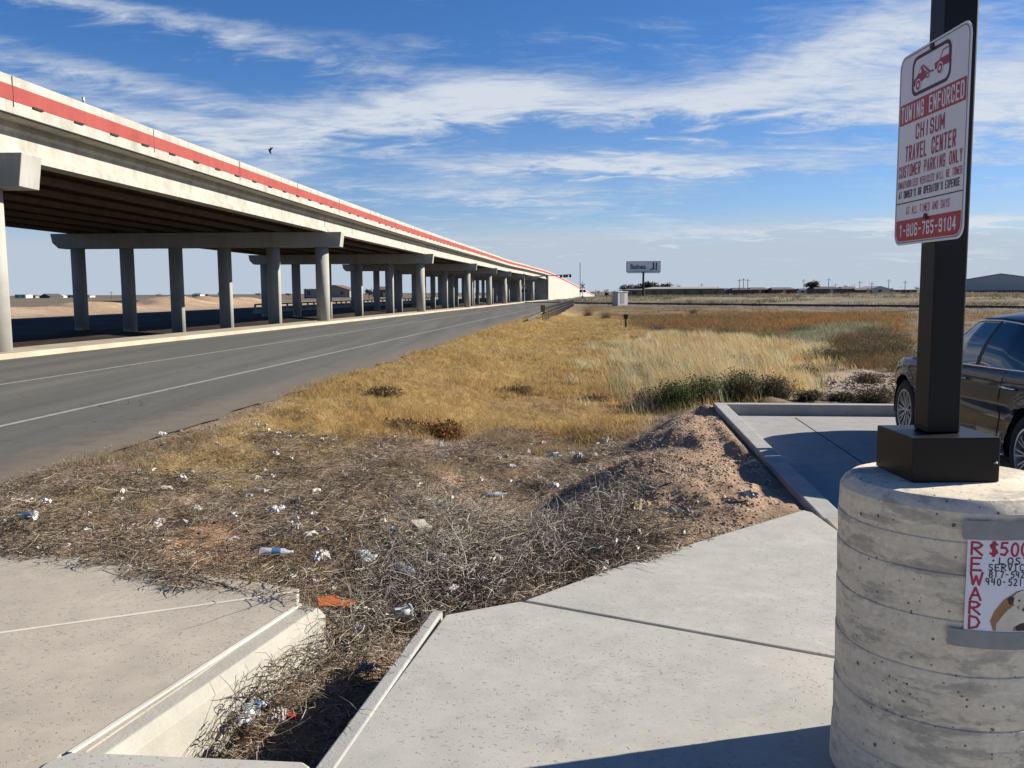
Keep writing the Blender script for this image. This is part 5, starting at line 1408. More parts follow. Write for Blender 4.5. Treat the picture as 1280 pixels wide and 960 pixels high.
# ------------------------------------------------------------------ litter, piece by piece
def cmat(name, col, rough=.5): return simple(name, col, rough, var=.08, scale=30)
def dirty(name, col, stain):
    m, t, b = new_mat(name); g = t.nodes.new('ShaderNodeTexCoord')
    n = tnoise(t, 16, 6, .7, g.outputs['Object'], .6)
    t.links.new(ramp(t, n, [(.38, stain), (.55, col), (.8, tuple(min(.8, c*1.05) for c in col))]), b.inputs['Base Color']); b.inputs['Roughness'].default_value = .55
    return m
M['trans_white'] = dirty('dirty_white_litter', (.60,.60,.58), (.26,.22,.17))
LM = {'white': M['trans_white'], 'cream': cmat('cream_card', (.66,.60,.46)), 'grey': cmat('grey_plastic', (.38,.40,.42)), 'blue': cmat('blue_label', (.08,.22,.42)), 'red': cmat('red_plastic', (.45,.03,.03)),
      'green': cmat('green_plastic', (.03,.28,.12)), 'orange': cmat('orange_card', (.60,.16,.03), .7), 'tan': cmat('brown_paper', (.40,.29,.18), .8), 'dark': cmat('black_plastic', (.03,.03,.035)), 'maroon': cmat('maroon_plastic', (.22,.02,.05))}
def clear():
    m, t, b = new_mat('clear_plastic'); b.inputs['Base Color'].default_value = (.8,.85,.88,1); b.inputs['Roughness'].default_value = .12
    b.inputs['Alpha'].default_value = .45; return m
LM['clear'] = clear()
def orient(o, x, y, dz=0, rz=0, tilt=(0, 0)):
    o.location = (x, y, tz(x, y)+dz); o.rotation_euler = (tilt[0], tilt[1], rz)
def crumple(w_, l_, amp, mat, name='film', n=12, parent=None):
    mb = MB(); ph = [rnd.uniform(0, 6) for _ in range(8)]; vs = []
    for i in range(n+1):
        for j in range(n+1):
            a, b = i/n-.5, j/n-.5
            e = 1-.28*abs(math.sin(7*math.atan2(b, a)+ph[0]))*(max(abs(a), abs(b))*2)**2
            z = amp*(abs(math.sin(a*9+b*5+ph[1]))*.6+abs(math.sin(b*13-a*6+ph[2]))*.4+rnd.uniform(0, .45))*(1-.5*(abs(a)+abs(b)))
            vs.append((a*w_*e+rnd.uniform(-.01, .01)*w_, b*l_*e+rnd.uniform(-.01, .01)*l_, z))
    fs = [(i*(n+1)+j, (i+1)*(n+1)+j, (i+1)*(n+1)+j+1, i*(n+1)+j+1) for i in range(n) for j in range(n)]
    o = mb.add(vs, fs).build(name, mat, parent)
    sm = o.modifiers.new('th', 'SOLIDIFY'); sm.thickness = .0015
    return o
def bottle(col, label, cat='bottle', L=.20, r=.032, cap='white', lab='blue'):
    rt = empty('plastic_bottle')
    pr = [(.0001,-L/2),(r*.8,-L/2),(r,-L/2+.012),(r*.97,-L*.15),(r,0),(r*.97,L*.12),(r,L*.24),(r*.45,L*.42),(r*.42,L*.47)]
    MB().lathe(pr, 16, (0, 0, r), 'x').build('bottle_body', LM[col], rt, smooth_=True)
    MB().lathe([(.0001,L*.46),(r*.5,L*.46),(r*.5,L*.53),(.0001,L*.53)][::1], 14, (0, 0, r), 'x').build('cap', LM[cap], rt)
    MB().lathe([(r*1.02,-L*.12),(r*1.02,L*.14)], 16, (0, 0, r), 'x').build('label', LM[lab], rt)
    rt.scale = (1, 1, .72)
    return tag(rt, label, cat, 'pieces of litter among the twigs')
def cup(col, label, r=.045, h=.11):
    rt = empty('paper_cup'); ph = rnd.uniform(0, 6)
    q = MB().lathe([(.0001,0),(r*.7,0),(r*.85,h*.5),(r,h),(r*.96,h),(r*.67,.006),(.0001,.006)], 20, (0, 0, r), 'x')
    q.v = [(x*(1+.06*math.sin(9*y/r+ph)), y*(1+.10*math.sin(40*x+ph)), z*(.62+.10*math.sin(50*x+12*y/r+ph))) for x, y, z in q.v]
    q.build('cup_wall', LM[col], rt, smooth_=True)
    q = MB().lathe([(r*1.0,h),(r*1.05,h),(r*1.05,h-.008),(r*.98,h-.008)], 20, (0, 0, r), 'x', False)
    q.v = [(x*(1+.06*math.sin(9*y/r+ph)), y*(1+.10*math.sin(40*x+ph)), z*(.62+.10*math.sin(50*x+12*y/r+ph))) for x, y, z in q.v]
    q.build('rim', LM[col], rt)
    return tag(rt, label, 'cup', 'pieces of litter among the twigs')
GRP = 'pieces of litter among the twigs'
def sheet_item(u, v, w_, l_, amp, col, label, nm='plastic_bag', cat='plastic bag', dz=.02, tilt=(0, 0)):
    x, y = G(u, v); o = crumple(w_, l_, amp, LM[col], nm); orient(o, x, y, dz+lift(x, y), rnd.uniform(0, 3), tilt); tag(o, label, cat, GRP)
def at(o, u, v, dz=.015, rz=0, tilt=(0, 0)):
    x, y = G(u, v); orient(o, x, y, dz+lift(x, y), rz, tilt)
for a in [
 (347,652,.15,.11,.05,'white','largest crumpled white plastic bag, right of the bare orange soil'),
 (312,630,.08,.06,.03,'white','small white bag above the large crumpled one'),
 (402,722,.07,.12,.07,'white','white torn bag standing above the end of the pale channel wall'),
 (385,735,.08,.06,.03,'white','crumpled tissue near the end of the pale channel wall'),
 (372,688,.08,.08,.04,'cream','cream crumpled paper above the torn white bag'),
 (566,762,.12,.05,.03,'white','white torn foam strip on the corner of the right slab'),
 (605,754,.05,.05,.03,'white','small white wad at the edge of the right slab'),
 (617,728,.08,.14,.06,'cream','limp cream plastic rag hanging in the twigs above the right slab'),
 (680,680,.05,.10,.07,'white','pointed white paper scrap standing up in the twigs'),
 (655,646,.06,.08,.05,'grey','grey-white scrap left of the pale cup in the twigs'),
 (800,668,.26,.10,.07,'tan','long tan plastic rag beside the edge of the right slab'),
 (838,664,.20,.08,.05,'cream','pale crumpled rag at the right end of the twig drift'),
 (758,552,.22,.16,.10,'white','bright white bag caught beyond the dirt pile'),
 (724,588,.16,.12,.08,'grey','grey-white plastic bag at the foot of the dirt pile'),
 (640,589,.10,.07,.03,'white','white paper scrap right of the bare sandy spot'),
 (549,574,.10,.06,.03,'white','white paper scrap left of the green plastic piece'),
 (935,626,.16,.10,.06,'grey','crumpled grey plastic on the shaded side of the dirt pile'),
 (381,837,.10,.07,.02,'white','flat silvery wrapper in the middle of the channel'),
 (330,902,.10,.08,.04,'cream','cream card with a rounded edge low in the channel'),
 (312,925,.08,.12,.04,'clear','clear plastic wrapper beside the pale channel wall'),
 (350,944,.10,.07,.05,'white','white bag in the shade at the bottom of the channel'),
 (443,800,.07,.08,.04,'grey','small grey scrap in the shade of the right channel wall'),
 (455,848,.04,.12,.05,'white','white upright scrap against the right channel wall'),
 (246,648,.09,.07,.04,'cream','cream paper wad at the left of the bare orange soil'),
 (200,660,.08,.05,.03,'white','small pale wad left of the orange soil'),
 (54,634,.10,.08,.04,'white','pale plastic scrap in the twigs at the far left'),
 (202,546,.14,.10,.05,'white','white bag on the twigs at the edge of the road'),
 (48,702,.05,.03,.02,'white','small white scrap beside the crushed blue and white cup'),
 (534,645,.06,.05,.03,'white','small white scrap in the centre of the twig drift'),
 (250,650,.05,.04,.02,'white','tiny white scrap on the bare orange soil'),
 (160,682,.05,.03,.02,'white','small white scrap near the curved edge of the left slab'),
 (520,702,.10,.05,.03,'cream','pale torn card below the cream box'),
 (455,712,.09,.09,.05,'clear','clear plastic film in the twigs left of the cream box'),
 (430,640,.07,.05,.03,'white','white wad in the twigs above the centre'),
 (385,600,.06,.05,.03,'white','pale wad high in the twigs below the golden tuft'),
 (540,720,.07,.06,.04,'white','white crumpled scrap under the cream box'),
 (490,690,.06,.05,.03,'blue','small blue and white wrapper left of the cream box')]:
    dz = .03 if a[1] > 800 or 690 < a[1] < 770 else .015
    sheet_item(*a, dz=dz)
b = bottle('clear', 'clear plastic bottle with a blue label lying left of the torn white bag'); at(b, 345, 705, .03, .2, (0, .1))
b = bottle('clear', 'clear bottle low in the channel beside the pale wall', lab='blue', L=.12, r=.02); at(b, 322, 915, .04, .7, (0, .15))
b = bottle('white', 'white plastic bottle lying at the upper end of the channel', L=.15, r=.03, lab='grey'); at(b, 462, 722, .05, 1.2)
b = bottle('clear', 'scuffed clear bottle in the twigs below the cream box', lab='white', L=.19); at(b, 505, 735, .05, 2.2)
b = bottle('grey', 'grey plastic bottle in the twigs left of the sandy spot', lab='white', L=.18); at(b, 620, 625, .02, .3)
c_ = cup('white', 'crushed blue and white cup at the far left near the slab'); at(c_, 25, 672, .03, .1)
q = MB().lathe([(.041,.05),(.0435,.075)], 20, (0, 0, .045), 'x', False); q.v = [(x, y*1.02, z*.66) for x, y, z in q.v]; q.build('printed_band', LM['blue'], c_)
c_ = cup('white', 'white foam cup at the top of the right channel wall', .05, .09); at(c_, 494, 796, .06, .4)
c_ = cup('white', 'round pale cup bottom in the twigs right of the bare soil', .045, .07); at(c_, 692, 617, .03, 1.4)
c_ = cup('cream', 'small cream cup lying near the grey-white scrap', .03, .06); at(c_, 663, 655, .03, 2.4)
def boxitem(u, v, s, col, label, nm='cardboard_box', cat='box', rz=.6, dz=.03, lid=True):
    x, y = G(u, v); r = empty(nm); orient(r, x, y, dz+lift(x, y), rz, (.15, .1))
    w_, l_, h_ = s
    MB().box(-w_/2, w_/2, -l_/2, l_/2, 0, h_).build('carton', LM[col], r, bevel=.003)
    if lid: MB().add([(-w_/2, l_/2, h_), (w_/2, l_/2, h_), (w_/2*.9, l_*.78, h_*1.25), (-w_/2*.9, l_*.8, h_*1.2)], [(0,1,2,3)]).build('flap', LM[col], r)
    tag(r, label, cat, GRP)
boxitem(527, 688, (.11,.09,.045), 'cream', 'small cream box on the twigs above the channel mouth')
boxitem(412, 770, (.12,.08,.01), 'orange', 'torn orange card at the end of the pale channel wall', 'torn_card', 'card', .3, .04)
boxitem(433, 782, (.10,.05,.01), 'orange', 'orange card strip right of the torn orange card', 'torn_card', 'card', 1.0, .04, False)
boxitem(360, 940, (.07,.025,.02), 'red', 'red carton in the shade at the bottom of the channel', 'cardboard_box', 'box', .2, .03, False)
for u, v, w_, col, lab in [(573,591,.12,'green','green plastic piece on the soil above the sandy spot'),(678,557,.16,'red','red plastic scrap beyond the twigs in the centre'),(693,577,.14,'blue','dark blue plastic scrap left of the dirt pile'),
      (532,670,.05,'maroon','maroon scrap just above the cream box'),(352,868,.03,'red','tiny red scrap in the middle of the channel'),(715,575,.12,'grey','pale green-grey scrap beside the blue one')]:
    x, y = G(u, v); o = crumple(w_, w_*.6, w_*.3, LM[col], 'plastic_scrap', 8); orient(o, x, y, .03, rnd.uniform(0, 3)); tag(o, lab, 'plastic scrap', GRP)
# nameless small flecks of paper
x, y = sample(290, -5, 2.8, 2.95, 12, lambda x, y: litp(x, y)*lit_ok(x, y), 0)
proto = crumple(.035, .028, .014, LM['white'], 'paper_scrap', 4)
proto2 = crumple(.05, .03, .02, LM['cream'], 'paper_scrap', 4)
for i in range(len(x)):
    src = proto if i % 3 else proto2
    o = src if i in (0, 1) and False else src.copy()
    link(o); s_ = rnd.uniform(.7, 2.3); o.scale = (s_, s_*rnd.uniform(.6, 1), s_)
    orient(o, float(x[i]), float(y[i]), .012+1.25*lift(float(x[i]), float(y[i]))*rnd.uniform(.5, 1), rnd.uniform(0, 6), (rnd.uniform(-.5, .5), rnd.uniform(-.5, .5)))
    tag(o, 'small pale scrap of paper or plastic caught in the twig drift', 'paper scrap', 'small paper scraps in the twig drift')
for p in (proto, proto2): bpy.data.objects.remove(p)
# single long bare branches lying on the slab edge
for (u0, v0), (u1, v1), lab in [((300,762),(215,748),'thin bare branch reaching out over the left slab'),((560,700),(640,700),'thin pale branch lying in the twigs above the right slab'),((600,735),(705,690),'long pale stalk along the edge of the right slab')]:
    a = G(u0, v0); b = G(u1, v1); z0 = max(tz(*a), .1)+.002
    pts = []
    for k in range(9):
        t = k/8; pts.append((a[0]+(b[0]-a[0])*t+rnd.uniform(-.015, .015), a[1]+(b[1]-a[1])*t+rnd.uniform(-.015, .015), z0+.012*math.sin(t*3)+rnd.uniform(0, .004)))
    mb = MB().tube(pts, [.006*(1-.6*k/8) for k in range(9)], 6)
    for k in (2, 4, 5, 6):
        p = Vector(pts[k]); d = Vector((rnd.uniform(-.12, .12), rnd.uniform(-.12, .12), rnd.uniform(0, .05)))
        mb.tube([p, p+d*.5, p+d+Vector((0, 0, .01))], [.003, .002, .001], 5)
    tag(mb.build('branch', M['bark'] if v0 == 762 else LM['tan'], smooth_=True), lab, 'branch', 'bare branches at the slab edges')

# ------------------------------------------------------------------ beside the road
def at_u(u, Y): return PY(u, 366, Y)[0]
M['dark_steel'] = simple('dark_painted_steel', (.13,.16,.19), .5, .2)
# pipe rail on the culvert head wall
gr = tag(empty('guard_rail', (float(xc(64))-3.4, 64, float(roadz(64)))), 'low dark steel guard rail with many posts along the right road edge', 'guard rail')
Y0, Y1 = 62, 150
mb = MB(); mb2 = MB(); mb3 = MB(); P = []
yy_ = np.arange(Y0, Y1, 2.3)
for z_, nm in ((.80, 'top_rail'), (.52, 'middle_rail'), (.26, 'bottom_rail')):
    pts = [(float(xc(y))-3.4, y, float(roadz(y))+z_) for y in np.arange(Y0, Y1+4, 8)]
    place(MB().tube(pts, .03, 8).build(nm, M['rail_steel']), gr)
for y in yy_:
    x0 = float(xc(y))-3.4; z0 = float(roadz(y))
    place(MB().box(x0-.04, x0+.04, y-.05, y+.05, z0-.7, z0+.86).build('post', M['tin_grey']), gr)
yy2 = [62, 58, 54]; pts = [(float(xc(y))-3.4-(62-y)*.10, y, float(roadz(y))+.50-(62-y)*.06) for y in (62, 58.5, 55)]
place(MB().tube(pts, .06, 8).build('end_rail', M['dark_steel']), gr)
om = tag(empty('object_marker', (float(xc(61))-3.5, 60.8, float(roadz(61))-.1)), 'yellow and black striped marker plate at the near end of the guard rail', 'road sign')
MB().box(-.03, .03, -.03, .03, 0, .5).build('post', M['wood'], om)
MB().box(-.16, .16, -.012, .012, .38, 1.02).build('plate', M['yellow'], om)
mb = MB()
for k in range(5):
    z0 = .34+k*.15; c0 = [(-.16, z0), (-.16, z0+.07), (.16, z0+.27), (.16, z0+.20)]; c0 = [(a, min(max(b, .38), 1.02)) for a, b in c0]
    mb.add([(a, -.016, b) for a, b in c0], [(0,1,2,3)])
mb.build('black_stripes', M['black'], om)
# narrow rail on a low wall beyond the bridge
bw = tag(empty('rail_wall', (float(xc(104))-36, 104, 0)), 'low concrete wall topped by a post rail seen between the bridge columns', 'wall')
place(MB().add([(float(xc(y))-36+d, y, z) for y in (95, 130, 165, 195) for d, z in ((0, -1.6), (0, -.05), (-.35, -.05), (-.35, -1.6))],
   [tuple(4*i+k for k in (0,1))+tuple(4*i+4+k for k in (1,0)) for i in range(3)]+[tuple(4*i+k for k in (1,2))+tuple(4*i+4+k for k in (2,1)) for i in range(3)]+[(0,1,2,3)]).build('wall', M['bridge_grey']), bw)
place(MB().tube([(float(xc(y))-36.1, y, .52) for y in (95, 130, 165, 195)], .09, 6).build('top_rail', M['rail_steel']), bw)
for y in np.arange(95, 195, 2.5):
    place(MB().box(float(xc(y))-36.2, float(xc(y))-36.02, y-.1, y+.1, -.06, .5).build('post', M['tin_white'] if False else M['bridge_grey']), bw)

# railway
rt = tag(empty('railway_track', (RA.x, RA.y, -.73)), 'single railway track crossing the field and the road', 'railway track')
def rl(t, off): p = RA+RDIR*t+RN*off; return p
for off in (-.75, .75):
    a, b = rl(-420, off), rl(160, off)
    mb = MB(); n_ = Vector((RN.x, RN.y))*.04
    mb.add([(a.x-n_.x, a.y-n_.y, -.66), (a.x+n_.x, a.y+n_.y, -.66), (b.x+n_.x, b.y+n_.y, -.66), (b.x-n_.x, b.y-n_.y, -.66), (a.x-n_.x, a.y-n_.y, -.46), (a.x+n_.x, a.y+n_.y, -.46), (b.x+n_.x, b.y+n_.y, -.46), (b.x-n_.x, b.y-n_.y, -.46)],
       [(0,1,2,3),(4,5,6,7),(0,1,5,4),(1,2,6,5),(2,3,7,6),(3,0,4,7)])
    place(mb.build('rail', M['rail_steel']), rt)
mb = MB()
for t in np.arange(-120, 120, .65):
    c0 = rl(t, 0); vs = []
    for z in (-.74, -.64):
        for a, b in ((-1.3, -.12), (1.3, -.12), (1.3, .12), (-1.3, .12)):
            p = c0+RN*a+RDIR*b; vs.append((p.x, p.y, z))
    mb.add(vs, [(0,1,2,3),(4,5,6,7),(0,1,5,4),(1,2,6,5),(2,3,7,6),(3,0,4,7)])
o = place(mb.build('sleepers', M['wood'], fixn=False), rt); o['kind'] = 'stuff'

def flasher(root, x, z, y=-.12, dx=.38):
    for s_ in (-1, 1):
        o = MB().lathe([(.0001, 0), (.30, 0), (.30, -.02), (.12, -.03)], 20, (0, 0, 0), 'x')
        o.v = [(x+s_*dx+a[1], y-a[0]*0+a[0]*0-.0+a[0], z+a[2]) if False else (x+s_*dx+a[1], y+a[0], z+a[2]) for a in o.v]
        b = o.build('signal_backplate', M['black'], root)
        l = MB().lathe([(.0001, -.05), (.15, -.04), (.16, 0)], 16, (0, 0, 0), 'x'); l.v = [(x+s_*dx+a[1], y+a[0]-.02, z+a[2]) for a in l.v]
        l.build('lens', LM['maroon'], b)
def crossing(name, u, Y, s_off, label, arm=True, buck=True, canti=False, arm_x=0.0):
    x0 = float(xc(Y))+s_off; z0 = tz(x0, Y, False)
    r = tag(empty(name, (x0, Y, z0)), label, 'crossing signal')
    MB().lathe([(.0001,0),(.3,0),(.3,.3),(.10,.3),(.09,4.6 if not canti else 6.2),(.0001,4.62 if not canti else 6.22)], 12).build('mast', M['steel'], r)
    if buck:
        for k, a in enumerate((.8, -.8)):
            mb = MB().box(-.62, .62, -.13-.03*k, -.11-.03*k, -.12, .12); c, s_ = math.cos(a), math.sin(a)
            mb.v = [(x*c-z*s_, y, x*s_+z*c+3.6) for x, y, z in mb.v]; mb.build('crossbuck_blade', M['tin_white'], r)
    flasher(r, 0, 2.55)
    if arm:
        MB().box(-.25, .25, -.2, .25, .9, 1.5).build('gate_motor', M['steel'], r, bevel=.03)
        a_ = MB().box(arm_x-.06, arm_x+.06, .25, .29, 1.0, 8.6).build('gate_arm', M['tin_white'], r)
        for k in range(9): MB().box(arm_x-.065, arm_x+.065, .245, .295, 1.9+k*.75, 2.25+k*.75).build('red_stripe', LM['red'], a_)
    if canti:
        MB().tube([(0, 0, 5.6), (10.5, 0, 6.1)], .09, 8).build('cantilever_arm', M['steel'], r)
        MB().tube([(0, 0, 5.0), (5.0, 0, 5.86)], .06, 6).build('brace', M['steel'], r)
        flasher(r, 9.9, 5.75); flasher(r, 8.6, 5.7)
    return r
crossing('crossing_signal', 729, 190, -3.2, 'railway crossing signal with raised gate arm on the right side of the road', arm_x=-.5)
crossing('crossing_signal', 657, 200, -16.8, 'railway crossing signal with a long overhead arm beside the bridge', canti=True, buck=True, arm=False)
crossing('crossing_signal', 664, 214, -16.6, 'railway crossing signal half hidden among the last bridge columns', buck=False, arm=True)
cab = tag(empty('signal_cabinet', (at_u(775, 158), 158, -.98)), 'pale metal signal cabinet beside the railway track', 'cabinet', None)
cab.rotation_euler = (0, 0, .55)
MB().box(-1.1, 1.1, -.8, .8, .25, 2.45).build('housing', M['tin_white'], cab, bevel=.03); MB().box(-1.2, 1.2, -.9, .9, 2.45, 2.6).build('lid', M['tin_white'], cab, bevel=.03)
MB().box(-1.15, 1.15, -.85, .85, 0, .25).build('plinth', M['bridge_grey'], cab); MB().box(-.55, .35, -.83, -.8, .5, 2.3).build('door', M['tin_grey'], cab)
rs = tag(empty('rail_signal', (at_u(279, 245), 245, -.9)), 'two-headed black rail signal standing behind the bridge columns', 'rail signal')
MB().lathe([(.0001,0),(.12,0),(.10,9.0),(.0001,9.0)], 10).build('mast', M['rail_steel'], rs)
for z in (5.9, 8.2):
    h = MB().lathe([(.0001,0),(.62,0),(.62,-.06),(.0001,-.06)], 20, (0, 0, 0), 'x'); h.v = [(a[1]-.35, a[0]-.15, a[2]+z) for a in h.v]
    h = h.build('signal_head', M['black'], rs); MB().box(-.45, -.25, -.5, -.2, z-.12, z+.12).build('visor', M['black'], h)
# low timber trestle in the far left
tr = tag(empty('trestle', (at_u(174, 200), 200, -.5)), 'low dark railway trestle beyond the dirt banks on the left', 'trestle')
MB().box(-11, 9, -1.6, 1.6, .55, .85).build('deck', M['wood'], tr)
for k in range(9): MB().box(-10.6+k*2.4, -10.3+k*2.4, -1.4, 1.4, -1.2, .55).build('bent', M['wood'], tr)
# roadside post in the field
x, y = G(782, 411); fp = tag(empty('marker_post', (x, y, tz(x, y))), 'short dark marker post standing alone in the brown field', 'post')
MB().box(-.05, .05, -.04, .04, -.2, .82).build('stake', M['wood'], fp); MB().box(-.13, .13, -.055, -.04, .55, .80).build('plate', M['rail_steel'], fp)

# billboard
Yb = 236
bb = tag(empty('billboard', (at_u(804, Yb), Yb, -.1)), 'weathered grey billboard on a single dark pole beyond the railway', 'billboard')
W2 = 21.2*Yb/FPX; zt = PY(804, 326.5, Yb)[2]+.1; zb = PY(804, 340.3, Yb)[2]+.1
MB().lathe([(.30,0),(.26,zb),(.0001,zb)], 12).build('pole', M['black'], bb)
MB().box(-W2, W2, -.15, .25, zb, zt).build('panel', simple('weathered_panel', (.80,.77,.76), .7, var=.10, scale=.8, k=1), bb)
MB().box(-W2+.3, W2-.3, -.9, -.16, zb-.22, zb-.08).build('catwalk', M['black'], bb)
def bmap(u, v): return (-W2+u*2*W2, -.165, zt-v*(zt-zb))
M['faded_ink'] = simple('faded_ink', (.16,.14,.14), .8, var=.2)
flat_paint('script_lettering', [fit_text('Business', .12, .57, .25, .72, .03)], M['faded_ink'], bmap, bb)
flat_paint('figures', [poly([(.77,.1),(.81,.1),(.82,.75),(.69,.80),(.69,.70),(.77,.66)]), poly([(.86,.12),(.90,.15),(.89,.82),(.85,.80)])], M['faded_ink'], bmap, bb)
flat_paint('border', [ring([(.0,0),(1,0),(1,1),(0,1)], [(.012,.04),(.988,.04),(.988,.96),(.012,.96)])], M['tin_grey'], bmap, bb)

# houses and sheds
def house(u0, u1, vt, Y, wall, roof, label, cat='house', depth=9, gable=False, name='house', ph=.3, wins=3, extra=None):
    x0, x1 = at_u(u0, Y), at_u(u1, Y); zt = PY(u0, vt-.8, Y)[2]; xc_ = (x0+x1)/2; hw = (x1-x0)/2; zg = tz(xc_, Y, False)
    r = tag(empty(name, (xc_, Y, zg)), label, cat); H = max(zt-zg, 2.2); he = H*(1-ph)
    w_ = MB().box(-hw, hw, 0, depth, -.3, he)
    if gable: w_.add([(-hw, 0, he), (hw, 0, he), (0, 0, H), (-hw, depth, he), (hw, depth, he), (0, depth, H)], [(0,1,2),(3,4,5),(0,2,5,3),(1,2,5,4)])
    w_ = w_.build('wall', wall, r)
    o_ = .35
    if gable:
        MB().add([(-hw-o_, -o_, he-.25), (0, -o_, H+.02), (hw+o_, -o_, he-.25), (-hw-o_, depth+o_, he-.25), (0, depth+o_, H+.02), (hw+o_, depth+o_, he-.25),
                  (-hw-o_, -o_, he-.07), (0, -o_, H+.2), (hw+o_, -o_, he-.07), (-hw-o_, depth+o_, he-.07), (0, depth+o_, H+.2), (hw+o_, depth+o_, he-.07)],
                 [(0,1,4,3),(1,2,5,4),(6,7,10,9),(7,8,11,10),(0,1,7,6),(1,2,8,7),(3,4,10,9),(4,5,11,10),(0,3,9,6),(2,5,11,8)]).build('roof', roof, r)
    else:
        rx = min(hw*.25, depth*.4)
        MB().add([(-hw-o_, -o_, he), (hw+o_, -o_, he), (hw+o_, depth+o_, he), (-hw-o_, depth+o_, he), (-hw+rx, depth/2, H), (hw-rx, depth/2, H)],
                 [(0,1,2,3),(0,1,5,4),(1,2,5),(2,3,4,5),(3,0,4)]).build('roof', roof, r)
    for k in range(wins):
        cx = -hw+(k+.5)*2*hw/wins; 
        if k == wins//2 and cat == 'house': MB().box(cx-.5, cx+.5, -.06, .02, 0, 2.05).build('door', M['tin_white'], r)
        else:
            MB().box(cx-.6, cx+.6, -.05, .02, he*.35, he*.8).build('window', M['glassdark'], r)
    return r
house(808, 905, 359.5, 250, simple('olive_siding', (.26,.23,.15), .9), simple('pale_flat_roof', (.50,.48,.45), .8), 'long low olive building with a pale roof edge behind the billboard', 'building', 12, False, 'long_building', .2, 5)
house(781, 806, 363.5, 246, simple('grey_green_fence', (.26,.27,.23), .9), M['tin_grey'], 'plain grey-green shed between the billboard pole and the cabinet', 'shed', 4, False, 'shed', .1, 1)
HG = M['roof_dark']
house(893, 916, 361, 330, M['tin_grey'], M['roof_blue'], 'grey-blue low house right of the long olive building', wins=3)
house(916, 938, 360.5, 320, M['wood'], M['roof_dark'], 'dark brown unfinished timber building under the three tall poles', 'building', wins=4, name='building')
house(938, 962, 360, 335, M['brick'], M['roof_brown'], 'brick house with a white garage door right of the dark timber building', wins=3)
house(965, 996, 360, 330, simple('red_brown_brick', (.25,.13,.10), .9), M['roof_brown'], 'wide reddish house with three dark windows', wins=5)
house(1018, 1052, 359, 325, simple('grey_brown_siding', (.24,.21,.18), .9), HG, 'grey house with a wide black roof right of the bare round tree', wins=4)
house(1053, 1070, 359, 345, M['brick'], M['roof_brown'], 'small red brick house behind the right end of the black roof', wins=2)
house(1070, 1090, 361, 320, simple('brown_siding', (.20,.16,.12), .9), M['roof_brown'], 'low brown house with a dark open carport', wins=2)
house(1088, 1112, 359, 340, M['tin_white'], M['tin_white'], 'white metal shed with a bright roof among the far houses', 'shed', gable=True, wins=1, name='shed', depth=14)
house(1118, 1146, 361, 350, M['tin_grey'], M['tin_white'], 'long white-roofed shed just left of the light pole', 'shed', wins=4, name='shed')
house(1000, 1013, 361.5, 350, M['tin_white'], M['roof_dark'], 'little white house left of the bare round tree', wins=2)
# metal warehouse on the right
wh = tag(empty('warehouse', (at_u(1206, 330), 330, .0), -.62), 'large grey metal warehouse with a low gable right of the light pole', 'warehouse')
Wd = 23; Ht = 6.9; He = 5.0
MB().add([(0,0,-.5),(Wd,0,-.5),(Wd,0,He),(Wd/2,0,Ht),(0,0,He),(0,40,-.5),(Wd,40,-.5),(Wd,40,He),(Wd/2,40,Ht),(0,40,He)], [(0,1,2,3,4),(5,6,7,8,9),(0,4,9,5),(1,2,7,6)]).build('wall', simple('warehouse_siding', (.42,.40,.36), .7, var=.05, k=1), wh)
MB().add([(-.3,-.3,He-.05),(Wd/2,-.3,Ht+.02),(Wd+.3,-.3,He-.05),(-.3,40,He-.05),(Wd/2,40,Ht+.02),(Wd+.3,40,He-.05),(-.3,-.3,He+.15),(Wd/2,-.3,Ht+.25),(Wd+.3,-.3,He+.15),(-.3,40,He+.15),(Wd/2,40,Ht+.25),(Wd+.3,40,He+.15)],
   [(6,7,10,9),(7,8,11,10),(0,1,7,6),(1,2,8,7),(0,1,4,3),(1,2,5,4),(0,3,9,6),(2,5,11,8)]).build('roof', M['roof_blue'], wh)
MB().box(0.0, Wd, -.04, -.0, -.3, 1.0).build('plinth', M['rail_steel'], wh)
house(1274, 1300, 352, 335, M['tin_white'], M['tin_white'], 'white building touching the right edge of the photo behind the warehouse', 'building', wins=2, name='building')
# left side under the bridge
house(380, 404, 361.5, 330, M['tin_grey'], M['tin_grey'], 'plain grey block building seen between bridge columns', 'building', 14, False, 'building', .06, 2)
house(398, 437, 357.5, 400, M['tin_tan'], M['roof_brown'], 'large tan gabled barn seen under the bridge', 'barn', 22, True, 'barn', .38, 2)
house(466, 494, 359, 400, M['brick'], M['roof_brown'], 'red-roofed house seen through the far bridge columns', wins=3)
house(18, 32, 368.5, 620, M['tin_white'], M['tin_white'], 'white block building at the far left horizon', 'building', wins=2, name='building', ph=.1)
house(33, 44, 370.5, 640, M['tin_tan'], M['roof_brown'], 'small tan building right of the white block at the horizon', 'building', wins=2, name='building')
house(49, 62, 368.3, 600, M['roof_dark'], M['roof_dark'], 'dark gabled barn at the far left horizon', 'barn', 18, True, 'barn', .6, 1)
house(62, 76, 369.5, 640, M['tin_white'], M['tin_white'], 'long white-roofed shed beside the dark gabled barn', 'shed', wins=1, name='shed')
house(78, 92, 371, 700, M['tin_tan'], M['roof_dark'], 'low tan house left of the leftmost bridge column in the distance', wins=2)
house(97, 112, 370.5, 680, M['tin_white'], M['tin_grey'], 'pale low house beside the leftmost column of the second row', wins=2)
house(240, 250, 367, 600, M['tin_white'], M['tin_grey'], 'tiny white building on the horizon between two columns', 'building', wins=1, name='building')

